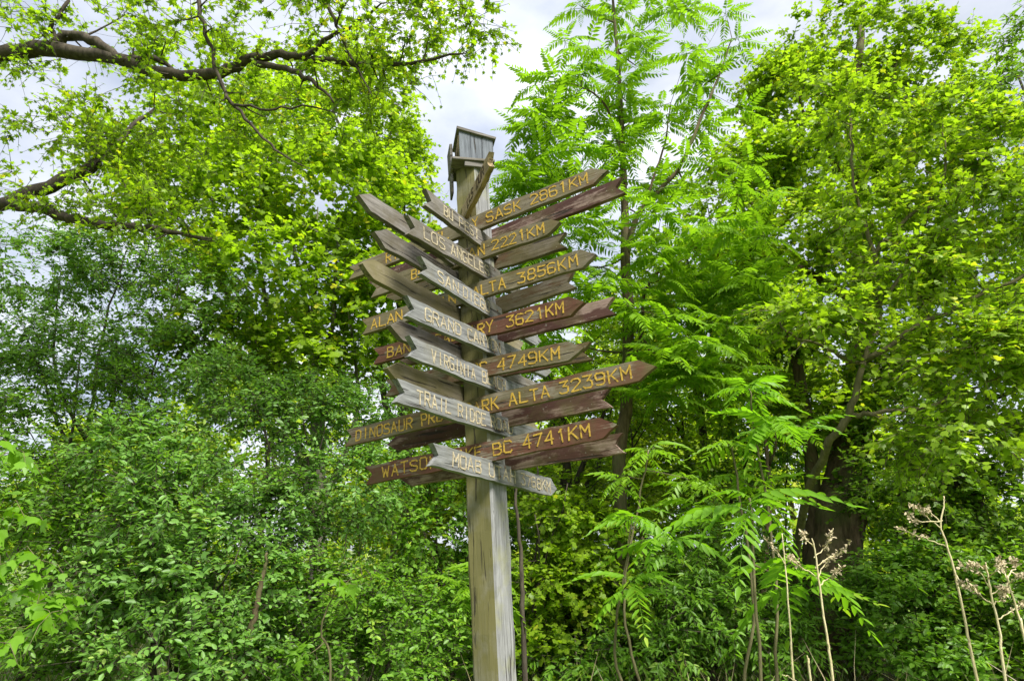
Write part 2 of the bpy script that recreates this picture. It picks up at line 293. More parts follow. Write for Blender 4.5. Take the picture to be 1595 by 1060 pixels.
# --- stroke lettering, drawn like routed sign letters on a 4 x 6 grid
GL = {'A': [[(0,0),(2,6),(4,0)],[(.8,2),(3.2,2)]], 'B': [[(0,0),(0,6),(3,6),(3.7,5.2),(3.7,4),(3,3.2),(0,3.2)],[(3,3.2),(4,2.3),(4,.9),(3.2,0),(0,0)]],
 'C': [[(4,5.2),(3.2,6),(.8,6),(0,5.2),(0,.8),(.8,0),(3.2,0),(4,.8)]], 'D': [[(0,0),(0,6),(2.8,6),(4,4.8),(4,1.2),(2.8,0),(0,0)]],
 'E': [[(4,6),(0,6),(0,0),(4,0)],[(0,3.1),(3,3.1)]], 'F': [[(4,6),(0,6),(0,0)],[(0,3.1),(3,3.1)]], 'G': [[(4,5.2),(3.2,6),(.8,6),(0,5.2),(0,.8),(.8,0),(3.2,0),(4,.8),(4,2.8),(2.4,2.8)]],
 'H': [[(0,0),(0,6)],[(4,0),(4,6)],[(0,3),(4,3)]], 'I': [[(2,0),(2,6)]], 'J': [[(3.6,6),(3.6,.9),(2.8,0),(.9,0),(0,.9)]], 'K': [[(0,0),(0,6)],[(4,6),(0,2.6)],[(1.2,3.6),(4,0)]],
 'L': [[(0,6),(0,0),(4,0)]], 'M': [[(0,0),(0,6),(2,2.6),(4,6),(4,0)]], 'N': [[(0,0),(0,6),(4,0),(4,6)]], 'O': [[(.8,0),(0,.8),(0,5.2),(.8,6),(3.2,6),(4,5.2),(4,.8),(3.2,0),(.8,0)]],
 'P': [[(0,0),(0,6),(3.2,6),(4,5.2),(4,3.6),(3.2,2.8),(0,2.8)]], 'R': [[(0,0),(0,6),(3.2,6),(4,5.2),(4,3.8),(3.2,3),(0,3)],[(1.8,3),(4,0)]],
 'S': [[(4,5.2),(3.2,6),(.8,6),(0,5.2),(0,4),(.8,3.2),(3.2,2.8),(4,2),(4,.8),(3.2,0),(.8,0),(0,.8)]], 'T': [[(0,6),(4,6)],[(2,6),(2,0)]], 'U': [[(0,6),(0,.8),(.8,0),(3.2,0),(4,.8),(4,6)]],
 'V': [[(0,6),(2,0),(4,6)]], 'W': [[(0,6),(.9,0),(2,4),(3.1,0),(4,6)]], 'Y': [[(0,6),(2,3),(4,6)],[(2,3),(2,0)]],
 '1': [[(1.2,5),(2.2,6),(2.2,0)]], '2': [[(0,5.2),(.8,6),(3.2,6),(4,5.2),(4,4),(0,0),(4,0)]], '3': [[(0,6),(4,6),(1.8,3.6),(3.2,3.4),(4,2.6),(4,.8),(3.2,0),(.8,0),(0,.8)]],
 '4': [[(3,0),(3,6),(0,2),(4,2)]], '5': [[(4,6),(.3,6),(0,3.2),(3,3.5),(4,2.6),(4,.9),(3,0),(.8,0),(0,.7)]], '6': [[(3.8,5.6),(3,6),(1,6),(0,5),(0,.9),(.8,0),(3.2,0),(4,.9),(4,2.3),(3.2,3.2),(.6,3.2),(0,2.6)]],
 '7': [[(0,6),(4,6),(1.4,0)]], '8': [[(.9,3.2),(.2,4),(.2,5.2),(1,6),(3,6),(3.8,5.2),(3.8,4),(3.1,3.2),(.9,3.2),(0,2.3),(0,.9),(.9,0),(3.1,0),(4,.9),(4,2.3),(3.1,3.2)]],
 '9': [[(.2,.4),(1,0),(3,0),(4,1),(4,5.1),(3.2,6),(.8,6),(0,5.1),(0,3.7),(.8,2.8),(3.4,2.8),(4,3.4)]]}
def lettering(words, hgt, face, depth, rng, stroke=.0068):
    """words: (text, x0, x1) in board coordinates; strokes are thin raised bars on the face y = face."""
    V, F = [], []
    def bar(p, q, wd, up):
        d = np.array(q)-np.array(p); l = np.hypot(*d)
        if l < 1e-6: return
        d /= l; nrm = np.array([-d[1], d[0]])*wd/2; e = d*wd*.42
        c = [np.array(p)-e+nrm, np.array(p)-e-nrm, np.array(q)+e-nrm, np.array(q)+e+nrm]; b = len(V)
        for k in (0, 1):
            for a in c: V.append((a[0], face-(up if k else -.001)*1.0, a[1]))
        F.extend([(b+4, b+5, b+6, b+7)]+[(b+i, b+(i+1) % 4, b+4+(i+1) % 4, b+4+i) for i in range(4)])
    for text, x0, x1 in words:
        n = len(text); adv = (x1-x0)/n
        for i, chx in enumerate(text):
            gw = adv*.70; ox = x0+adv*(i+.15)+rng.normal(0, adv*.02); oy = -hgt/2+rng.normal(0, .0012); k = 0
            hs = hgt*(1+rng.normal(0, .03))
            for line in GL[chx]:
                for p, q in zip(line[:-1], line[1:]):
                    j = rng.normal(0, .0011, 4); k += 1
                    bar((ox+p[0]/4*gw+j[0], oy+p[1]/6*hs+j[1]), (ox+q[0]/4*gw+j[2], oy+q[1]/6*hs+j[3]), stroke*rng.uniform(.85, 1.12), depth+.00007*k+.0004*(i % 2))
    me = bpy.data.meshes.new('lettering'); me.from_pydata(V, [], F); me.update(); return me
def board_mesh(length, hgt, thick, left, right, rng, tip=.075, notch=.045):
    """An arrow board lying along +x from 0; its lettered face looks along -y. left/right: 'tail', 'tip' or 'flat'."""
    vs = np.array([0, .25, .5, .75, 1.0]); nu = 30; us = np.linspace(0, 1, nu)
    def end(kind, v):
        if kind == 'tip': return tip*abs(2*v-1)
        if kind == 'tail': return notch*(1-abs(2*v-1))
        return 0.0
    ph = rng.uniform(0, 6, 6); V = []
    bow = rng.normal(0, .004); warp = rng.normal(0, .004)
    le = [end(left, v)+rng.normal(0, .0025) for v in vs]; re = [end(right, v)+rng.normal(0, .0025) for v in vs]
    for side in (0, 1):
        for u in us:
            for q, v in enumerate(vs):
                x = le[q]*(1-u)+(length-re[q])*u
                z = (v-.5)*hgt+bow*math.sin(math.pi*u)
                if q in (0, 4): z += .0014*math.sin(u*21+ph[q])+.0010*math.sin(u*47+ph[q]*2)+rng.normal(0, .0006)
                y = (0 if side == 0 else thick)+warp*(2*u-1)**2*(v-.5)+rng.normal(0, .0004)
                V.append((x, y, z))
    F = []; m = 5; off = nu*m
    for i in range(nu-1):
        for q in range(m-1):
            a = i*m+q; F.append((a, a+m, a+m+1, a+1)); F.append((off+a, off+a+1, off+a+m+1, off+a+m))
        a = i*m; F.append((a, off+a, off+a+m, a+m)); a = i*m+m-1; F.append((a, a+m, off+a+m, off+a))
    for q in range(m-1):
        F.append((q, q+1, off+q+1, off+q)); a = (nu-1)*m+q; F.append((a, off+a, off+a+1, a+1))
    me = bpy.data.meshes.new('sign_board'); me.from_pydata(V, [], F); me.update(); return me
def nail_mesh():
    t = Tubes(); t.add([(0, .004, 0), (0, -.0025, 0), (0, -.004, 0)], [.0055, .0055, .003], 7); return t.mesh('nail')
NAIL = nail_mesh(); NAIL.materials.append(IRON)
def mk_board(plane, pl, pr, kinds, mat, words, lmat, label, seed, back=False, hgt=BH, lethgt=.053):
    """plane 'A' or 'B' = the pair of post faces; front boards show their lettered face, back boards their inner face."""
    r = np.random.default_rng(seed)
    n, u = ((-UB), UA) if plane == 'A' else (UA, UB)
    ax = 0 if plane == 'A' else 1
    off = (PWID/2+TB) if not back else -(PWID/2+.0015)
    q0 = on_plane(pl, n, off); q1 = on_plane(pr, n, off)
    s0, s1, h0, h1 = q0[ax], q1[ax], q0[2], q1[2]
    Ln = math.hypot(s1-s0, h1-h0)
    dirv = [0, 0, (h1-h0)/Ln]; dirv[ax] = (s1-s0)/Ln
    me = board_mesh(Ln, hgt, TB-.001, *kinds, r)
    o = link('sign_board', me, mat, signpost)
    # local -y of the mesh must look along the outward face normal of the front boards
    pos = [0, 0, (h0)]; pos[ax] = s0
    other = 1-ax; sign = -1 if plane == 'A' else 1
    pos[other] = sign*off - (0 if not back else 0)
    x = Vector(dirv); nv = Vector((0, -1, 0)) if plane == 'A' else Vector((1, 0, 0))
    y = -nv; z = x.cross(y)
    if z[2] < 0: raise RuntimeError('board frame')
    if not back: pass
    o.matrix_local = Matrix(((x[0], y[0], z[0], pos[0]), (x[1], y[1], z[1], pos[1]), (x[2], y[2], z[2], pos[2]-ZB), (0, 0, 0, 1)))
    if label: o['label'] = label
    ws = []
    for text, a, b in words:
        fa, fb = [(on_plane((xp, pl[1]+(pr[1]-pl[1])*(xp-pl[0])/(pr[0]-pl[0])), n, off)[ax]-s0)/(s1-s0)*Ln for xp in (a, b)]
        ws.append((text, fa, fb))
    for wd in ws: link('lettering', lettering([wd], lethgt, -.0, .0016, r), lmat, o)
    if not back:                               # the two nails through the board into the post
        c = (0-s0)/(s1-s0)*Ln
        for k in (-1, 1):
            nl = link('nail', NAIL, None, o); nl.location = (c+.022*k+r.normal(0, .006), 0, .024*k+r.normal(0, .006))
    return o
TT = ('tail', 'tip')
# boards across the mossy face, gold letters
mk_board('A', (569, 740), (962, 660), TT, MW['brown'], [('WATSON', 594, 683), ('LAKE', 698, 752), ('BC', 766, 799), ('4741KM', 812, 921)], GOLD, 'brown board reading WATSON LAKE BC 4741KM', 21)
mk_board('A', (538, 682), (1021, 570), TT, MW['brown2'], [('DINOSAUR', 553, 644), ('PROV', 655, 703), ('PARK', 722, 778), ('ALTA', 791, 857), ('3239KM', 869, 985)], GOLD, 'long worn board reading DINOSAUR PARK ALTA 3239KM', 22)
mk_board('A', (600, 604), (909, 541), TT, MW['brown2'], [('BC', 733, 760), ('4749KM', 773, 873)], GOLD, 'worn board ending BC 4749KM', 23)
mk_board('A', (581, 555), (910, 470), TT, MW['brown'], [('BANFF', 602, 668), ('CALGARY', 676, 770), ('3621KM', 787, 880)], GOLD, 'brown board beginning BAN and ending 3621KM', 24)
mk_board('A', (563, 510), (929, 395), TT, MW['mossy'], [('ALAN', 577, 628), ('AN', 684, 711), ('ALTA', 734, 789), ('3856KM', 804, 901)], GOLD, 'mossy board ending ALTA 3856KM', 25)
mk_board('A', (577, 452), (872, 345), TT, MW['mossy'], [('BL', 639, 662), ('MAN', 716, 756), ('2221KM', 765, 849)], GOLD, 'mossy board ending 2221KM', 26)
mk_board('A', (544, 425), (945, 265), TT, MW['mossy'], [('RIV', 600, 632), ('EL', 672, 700), ('Y', 735, 746), ('SASK', 756, 813), ('2861KM', 824, 917)], GOLD, 'mossy board ending SASK 2861KM', 27)
# their twins nailed to the far face, blank side showing
TP = ('tip', 'tail')
mk_board('A', (622, 745), (971, 689), TP, MW['maroon'], [], None, None, 31, back=True)
mk_board('A', (603, 692), (951, 618), TP, MW['maroon'], [], None, None, 32, back=True)
mk_board('A', (640, 600), (920, 545), TP, MW['brown2'], [], None, None, 33, back=True)
mk_board('A', (620, 560), (957, 475), TP, MW['maroon'], [], None, None, 34, back=True)
mk_board('A', (640, 520), (895, 434), TP, MW['mossy'], [], None, None, 35, back=True)
mk_board('A', (600, 462), (881, 373), TP, MW['brown2'], [], None, None, 36, back=True)
mk_board('A', (575, 440), (971, 287), TP, MW['maroon'], [], None, None, 37, back=True)
# boards across the grey face, cream letters; far ends run on behind the post
def far(pl, pr, s):                # carry the line of a board on to s metres past the post's centre
    a = on_plane(pl, UA, PWID/2+TB); b = on_plane(pr, UA, PWID/2+TB); c = a+(b-a)*((s-a[1])/(b[1]-a[1]))
    w_ = post_world(*c)-CAM; zc = w_[1]*math.cos(PITCH)+w_[2]*math.sin(PITCH)
    return (PW/2+FPX*w_[0]/zc, PH/2-FPX*(-w_[1]*math.sin(PITCH)+w_[2]*math.cos(PITCH))/zc)
mk_board('B', (673, 706), (868, 761), TT, MW['grey'], [('MOAB', 703, 750), ('UTAH', 760, 803), ('3768KM', 810, 858)], CREAM, 'grey board reading MOAB UTAH 3768KM', 41)
for sd_, pl, pr, s, mt, words, lab in (
  (42, (618, 607), (800, 668), .60, 'grey', [('TRAIL', 648, 703), ('RIDGE', 712, 757), ('ROAD', 763, 799)], 'grey board reading TRAIL RIDGE ROAD'),
  (43, (638, 538), (790, 603), .55, 'grey', [('VIRGINIA', 671, 741), ('BEACH', 750, 788)], 'grey board reading VIRGINIA BEACH'),
  (44, (634, 476), (785, 545), .60, 'grey', [('GRAND', 660, 719), ('CANYON', 727, 780)], 'grey board reading GRAND CANYON'),
  (45, (656, 412), (770, 485), .50, 'grey', [('SAN', 680, 715), ('DIEGO', 720, 763)], 'grey board reading SAN DIEGO'),
  (46, (636, 348), (765, 425), .30, 'greyd', [('LOS', 658, 694), ('ANGELES', 701, 762)], 'dark grey board reading LOS ANGELES'),
  (47, (663, 306), (755, 374), .20, 'greyd', [('BU', 690, 706), ('PEST', 714, 746)], 'short dark grey board ending PEST')):
    mk_board('B', pl, far(pl, pr, s), TT, MW[mt], words, CREAM, lab, sd_)
def farb(pl, h1, s):               # the same for a board on the hidden face
    c = np.array([-PWID/2, s, h1]); w_ = post_world(*c)-CAM; zc = w_[1]*math.cos(PITCH)+w_[2]*math.sin(PITCH)
    return (PW/2+FPX*w_[0]/zc, PH/2-FPX*(-w_[1]*math.sin(PITCH)+w_[2]*math.cos(PITCH))/zc)
for sd_, pl, s, mt in ((52, (603, 573), .70, 'greym'), (53, (608, 506), .75, 'greyd'), (54, (563, 409), .60, 'greym'), (55, (583, 360), .45, 'greyd'), (56, (559, 303), .30, 'greyd')):
    h = on_plane(pl, UA, -PWID/2)[2]
    mk_board('B', pl, farb(pl, h, s), TP, MW[mt], [], None, None, sd_, back=True, hgt=BH*1.04)
# the short board that points out towards the viewer below the birdhouse
qf = on_plane((719, 334), -UB, PWID/2)
def at_height(px, h):
    d = ray(*px); k = (O0+AX*h-CAM).dot(AX)/d.dot(AX); q = CAM+k*d-O0; return np.array([q.dot(UA), q.dot(UB), q.dot(AX)])
qn = at_height((762, 247), qf[2]); Ln = float(np.linalg.norm(qn-qf)); dv = (qn-qf)/Ln
me = board_mesh(Ln, .085, TB, 'flat', 'tail', np.random.default_rng(61), notch=.03)
o = link('sign_board', me, MW['tan'], signpost); o['label'] = 'short tan board jutting out below the birdhouse'
y_ = Vector((0, 0, 1)).cross(Vector(dv)); o.matrix_local = Matrix(((dv[0], y_[0], 0, qf[0]), (dv[1], y_[1], 0, qf[1]), (dv[2], y_[2], 1, qf[2]-ZB), (0, 0, 0, 1)))
print('ILS board', qf, qn, Ln)
for wd in (('LLS', Ln*.22, Ln*.46), ('DUR', Ln*.56, Ln*.83)): link('lettering', lettering([wd], .05, 0, .0016, np.random.default_rng(62), .008), DARKC, o)

# ------------------------------------------------------------------ birdhouse on the post's head
def prism(V, F, c8):
    b = len(V); V.extend(c8); F.extend([(b, b+3, b+2, b+1), (b+4, b+5, b+6, b+7)]+[(b+i, b+(i+1) % 4, b+4+(i+1) % 4, b+4+i) for i in range(4)])
def slab(name, o, ex, ey, ez, mat, parent, jit=.002, seed=0):    # a board from corner o along three edge vectors, edges slightly broken
    r = np.random.default_rng(seed); V, F = [], []; n = 6
    o, ex, ey, ez = map(np.asarray, (o, ex, ey, ez))
    import bmesh
    bm = bmesh.new(); vs = {}
    for i in (0, 1):
        for j in (0, 1):
            for k in (0, 1): vs[i, j, k] = bm.verts.new(o+ex*i+ey*j+ez*k+r.normal(0, jit, 3))
    for f in (((0,0,0),(0,1,0),(1,1,0),(1,0,0)), ((0,0,1),(1,0,1),(1,1,1),(0,1,1)), ((0,0,0),(1,0,0),(1,0,1),(0,0,1)), ((0,1,0),(0,1,1),(1,1,1),(1,1,0)), ((0,0,0),(0,0,1),(0,1,1),(0,1,0)), ((1,0,0),(1,1,0),(1,1,1),(1,0,1))):
        bm.faces.new([vs[q] for q in f])
    bmesh.ops.recalc_face_normals(bm, faces=bm.faces)
    bmesh.ops.bevel(bm, geom=list(bm.edges), offset=.0025, segments=1, affect='EDGES')
    me = bpy.data.meshes.new(name); bm.to_mesh(me); bm.free(); return link(name, me, mat, parent)
ZT = 2.035
bird = empty('birdhouse', post_world(0, 0, ZT), 'small weathered birdhouse with bluish grey walls fixed on the head of the signpost', 'birdhouse')
bird.scale = (.93, .93, .93); bird.rotation_euler = (MPOST @ Matrix.Rotation(math.radians(43), 4, 'Z')).to_euler()
def panel(name, pts, thick, mat):          # an upright board of any outline in the x-z plane
    V = [(x, y0, z) for y0 in (0, thick) for x, z in pts]; n = len(pts)
    F = [tuple(range(n)), tuple(range(2*n-1, n-1, -1))]+[(i, i+n, (i+1) % n+n, (i+1) % n) for i in range(n)]
    me = bpy.data.meshes.new(name); me.from_pydata(V, [], F); me.update(); return link(name, me, mat, bird)
slab('floor', (-.135, -.125, .003), (.255, 0, 0), (0, .23, 0), (0, 0, .018), MW['greyd'], bird, seed=1)
wl, wr = -.088, .118
for k in range(3):                         # the front is three upright boards with open joints
    x0 = wl+(wr-wl)*k/3+.001; x1 = wl+(wr-wl)*(k+1)/3-.0015; top = lambda x: .226-.052*(x-wl)/(wr-wl)
    panel('front_board', [(x0, .0225), (x1, .0225), (x1, top(x1)), (x0, top(x0))], .016, MW['blue']).location = (0, -.105+.0015*(k % 2), 0)
slab('side_wall', (-.090, -.087, .0225), (.016, 0, 0), (0, .16, 0), (0, 0, .19), MW['tan'], bird, seed=3)
slab('side_wall', (.103, -.087, .0225), (.016, 0, 0), (0, .16, 0), (0, 0, .145), MW['blue'], bird, seed=4)
panel('back_wall', [(wl, .0225), (wr, .0225), (wr, .174), (wl, .226)], .016, MW['greyd']).location = (0, .076, 0)
slab('roof', (-.104, -.122, .2335), (.238, 0, -.060), (0, .235, 0), (.003, 0, .014), MW['greyd'], bird, seed=6)
slab('side_flap', (-.132, -.035, -.005), (.014, 0, 0), (0, .125, 0), (-.004, 0, .185), MW['greyd'], bird, seed=7)
slab('side_plank', (-.128, .0, -.15), (.014, 0, 0), (0, .08, 0), (0, 0, .150), MW['greyd'], bird, seed=9)
slab('brace', (-.06, -.112, -.030), (.13, 0, .0), (0, .020, 0), (0, 0, .0315), MW['greyd'], bird, seed=8)

# ------------------------------------------------------------------ plants
def T(tris): return np.array(tris, int)
LEAF_OVAL = (np.array([(0,0,0),(.30,.23,-.03),(.68,.21,-.05),(1,0,-.10),(.68,-.21,-.05),(.30,-.23,-.03)], float), T([(0,3,1),(1,3,2),(0,5,3),(5,4,3)]))
LEAF_OVAL[0][[1, 2, 4, 5], 2] += .07
LEAF_LANCE = (np.array([(0,0,0),(.25,.16,.02),(.65,.13,0),(1,0,-.10),(.65,-.13,0),(.25,-.16,.02)], float), T([(0,3,1),(1,3,2),(0,5,3),(5,4,3)]))
_o = [(0,0),(.02,.28),(.20,.50),(.27,.24),(.66,.46),(.58,.16),(1,0),(.58,-.16),(.66,-.46),(.27,-.24),(.20,-.50),(.02,-.28)]
LEAF_MAPLE = (np.array([(x, y, -.16*abs(y)-.09*x*x) for x, y in _o]+[(.34, 0, .03)], float), T([(12, i, (i+1) % 12) for i in range(12)]))
_o = [(0,0),(.15,.36),(.52,.34),(.56,.15),(1,0),(.56,-.15),(.52,-.34),(.15,-.36)]
LEAF_TRI = (np.array([(x, y, -.15*abs(y)-.08*x*x) for x, y in _o], float), T([(0,1,2),(0,2,3),(0,3,4),(0,4,5),(0,5,6),(0,6,7)]))
_o = [(0,0),(.10,.47),(.33,.22),(.70,.42),(1,0),(.70,-.42),(.33,-.22),(.10,-.47)]
LEAF_LOBED = (np.array([(x, y, -.16*abs(y)-.09*x*x) for x, y in _o], float), T([(0,1,2),(0,2,3),(0,3,4),(0,4,5),(0,5,6),(0,6,7)]))
LEAF_KITE = (np.array([(0,0,0),(.45,.34,-.05),(1,0,-.1),(.45,-.34,-.05)], float), T([(0,1,2),(0,2,3)]))
def place(tmpl, pos, X, N, size):
    tv, tf = tmpl; X = unit(X); Z = unit(N-X*(N*X).sum(-1, keepdims=True)); Y = np.cross(Z, X)
    V = pos[:, None]+size[:, None, None]*(tv[None, :, 0:1]*X[:, None]+tv[None, :, 1:2]*Y[:, None]+tv[None, :, 2:3]*Z[:, None])
    F = tf[None]+np.arange(len(pos))[:, None, None]*len(tv)
    return V.reshape(-1, 3), F.reshape(-1, 3), len(tf)
DENSITY = 1.55
def sample_blobs(blobs, rng, shell=.55):
    C, O, B = [], [], []
    for bi, (c, rad, n) in enumerate(blobs):
        n = int(n*DENSITY)
        d = unit(rng.normal(size=(n, 3))); r = (shell+(1-shell)*rng.random(n))**.8*rng.uniform(.75, 1.06, n)
        C.append(np.asarray(c)+d*r[:, None]*np.asarray(rad)); O.append(d); B.append(np.full(n, bi))
    return np.concatenate(C), np.concatenate(O), np.concatenate(B)
def grow(C, limbs, rng, twig=.006, bend=.12, base_r=.012):
    """Join every leaf clump to the nearest wood; the twigs that carry more get thicker."""
    nodes = np.concatenate([p for p, r in limbs]); rads = np.concatenate([r for p, r in limbs])
    par = np.full(len(nodes), -1)
    cap = 4*len(C)+len(nodes); N = np.zeros((cap, 3)); N[:len(nodes)] = nodes; R = np.zeros(cap); R[:len(nodes)] = rads; n = len(nodes)
    d0 = np.array([np.min(((nodes-c)**2).sum(1)) for c in C]); br = []
    for i in np.argsort(d0):
        c = C[i]; dd = ((N[:n]-c)**2).sum(1)+.25*np.maximum(0, N[:n, 2]-c[2])**2; k = int(np.argmin(dd)); a = N[k]; l = math.sqrt(((c-a)**2).sum())
        m = (a+c)/2+np.array([0, 0, -bend*l*.5])+rng.normal(0, bend*l*.4, 3)
        t = np.array([0, .34, .67, 1.])[:, None]; pts = (1-t)**2*a+2*t*(1-t)*m+t*t*c
        r0 = min(R[k]*.75, twig+base_r*l); rr = np.linspace(r0, max(.0022, r0*.45), 4)
        br.append((pts, rr)); N[n:n+3] = pts[1:]; R[n:n+3] = rr[1:]; n += 3
    return br
def sprays(C, O, rng, R, nl, ntw, size, droop=.25, up=.35, tilt=.55, hue=None, svar=.25):
    """Leaves set alternately along short twigs that fan out of every clump centre."""
    n = len(C); k = n*ntw
    base = np.repeat(C-O*R[:, None]*.35, ntw, 0); Od = np.repeat(O, ntw, 0); Rr = np.repeat(R, ntw)
    D = unit(Od*.75+rng.normal(0, .62, (k, 3))+np.array([0, 0, up])); Ln = Rr*rng.uniform(.7, 1.45, k)
    tip = base+D*Ln[:, None]; tip[:, 2] -= droop*Ln*rng.uniform(.4, 1.3, k); mid = base+D*Ln[:, None]*.5
    t = (np.arange(nl)+.6)/nl; t = np.clip(t[None]+rng.normal(0, .04, (k, nl)), .05, 1)
    pos = ((1-t)**2)[..., None]*base[:, None]+(2*t*(1-t))[..., None]*mid[:, None]+(t*t)[..., None]*tip[:, None]
    td = unit(tip-base); side = unit(np.cross(td, np.array([0, 0, 1.0])+rng.normal(0, .2, (k, 3))))
    sg = np.where(np.arange(nl) % 2 == 0, 1, -1)[None, :, None]
    X = td[:, None]*.55+side[:, None]*sg*.85+rng.normal(0, .30, (k, nl, 3)); X[..., 2] -= droop*.8
    Nn = np.array([0, 0, 1.0])+Od[:, None]*.35+rng.normal(0, tilt, (k, nl, 3))
    sz = size*(1+rng.normal(0, svar, (k, nl)).clip(-.5, .6))*(1.05-.35*t)
    ch = rng.normal(0, .15, n) if hue is None else hue
    sh = .42+np.repeat(ch, ntw)[:, None]+rng.normal(0, .17, (k, nl))+.12*t
    return pos.reshape(-1, 3), X.reshape(-1, 3), Nn.reshape(-1, 3), sz.ravel(), sh.ravel().clip(0, 1), (base, mid, tip)
def plant(name, label, cat, base, limbs, blobs, leaf, lmat, bmat, size, R=.35, nl=9, ntw=4, seed=1, group=None, droop=.25, up=.35, tilt=.55, shell=.55, twigs=True, crown='crown', wood='trunk', bend=.12, drop=None, twig=.006):
    rng = np.random.default_rng(seed); near = leaf is LEAF_MAPLE
    e = empty(name, base, label, cat, group)
    base = np.asarray(base, float)
    LB = [spline(p, r, 5, .012, rng) for p, r in limbs]
    C, O, B = sample_blobs(blobs, rng, shell)
    if drop is not None: keep = ~drop(C); C, O = C[keep], O[keep]
    tb = Tubes()
    for p, r in LB:
        kk = 10 if r[0] > .06 else 7
        if r[0] > .05: r = r*(1+rng.normal(0, .035, len(r)))
        tb.add(p-base, r, kk)
    br = grow(C, LB, rng, twig, bend)
    for p, r in br: tb.add(p-base, r, 4 if near or r[0] > .012 else 3, cap=False)
    Rc = R*rng.uniform(.7, 1.3, len(C))
    pos, X, N, sz, sh, (b, m, t) = sprays(C, O, rng, Rc, nl, ntw, size, droop, up, tilt)
    if twigs:
        for q in range(len(b)): tb.add(np.array([b[q], m[q]*.9+.1*t[q], t[q]] if near else [b[q], t[q]])-base, [.0035, .0025, .0015] if near else [.0035, .0015], 3, cap=False)
    link(wood, tb.mesh(wood), bmat, e)
    V, F, k = place(leaf, pos-base, X, N, sz)
    o = link(crown, tri_mesh(crown, V, F, np.repeat(sh, k)), lmat, e); o['kind'] = 'stuff'
    return e, LB
BARK_D = bark_mat('dark_bark', (.025, .02, .015), (.085, .07, .05))
BARK_B = bark_mat('brown_bark', (.05, .035, .02), (.15, .11, .065), moss=(.09, .10, .035))
BARK_G = bark_mat('grey_bark', (.06, .055, .045), (.19, .175, .14), moss=(.10, .11, .05))
BARK_O = bark_mat('olive_bark', (.07, .065, .03), (.17, .15, .075))
STRAW = bark_mat('dry_straw_stem', (.40, .34, .17), (.62, .55, .34), 20)
STRAWH = bark_mat('dry_seed_head', (.40, .32, .19), (.64, .55, .36), 60)
G_YEL = leaf_mat('yellow_green_maple_leaf', (.11, .19, .012), (.235, .37, .018), (0.46, 0.46, 0.03), .6)
G_MAP = leaf_mat('maple_leaf', (0.105, 0.19, 0.013), (0.235, 0.365, 0.02), (0.42, 0.45, 0.04), .55)
G_SHR = leaf_mat('shrub_leaf', (0.07, 0.16, 0.032), (0.165, 0.32, 0.06), (0.3, 0.42, 0.09), .46, .40)
G_SHR2 = leaf_mat('deep_green_shrub_leaf', (0.065, 0.15, 0.018), (0.155, 0.31, 0.03), (0.28, 0.41, 0.05), .48, .42)
G_DRK = leaf_mat('dark_tree_leaf', (0.065, 0.14, 0.013), (0.15, 0.28, 0.02), (0.28, 0.37, 0.035), .5, .42)
G_PIN = leaf_mat('pinnate_leaf', (.06, .15, .010), (.17, .315, .018), (.28, .42, .04), .5, objrand=True)
G_BRT = leaf_mat('bright_young_leaf', (.07, .17, .012), (.15, .31, .02), (.40, .47, .05), .5, objrand=True)
G_BAK = leaf_mat('sun_brightened_leaf', (0.17, 0.26, 0.016), (0.32, 0.43, 0.028), (0.5, 0.52, 0.05), .55)  # lighter leaf colour puts sunlight into the far growth and the shaded thickets

def gpt(x, Y): d = ray(x, 858.); X = d[0]*(Y/d[1]); return np.array([X, Y, gz(X, Y)-.05])
def blob(x, y, Y, rx, rz, n, ry=None): return (P(x, y, Y), (rx, rx if ry is None else ry, rz), n)

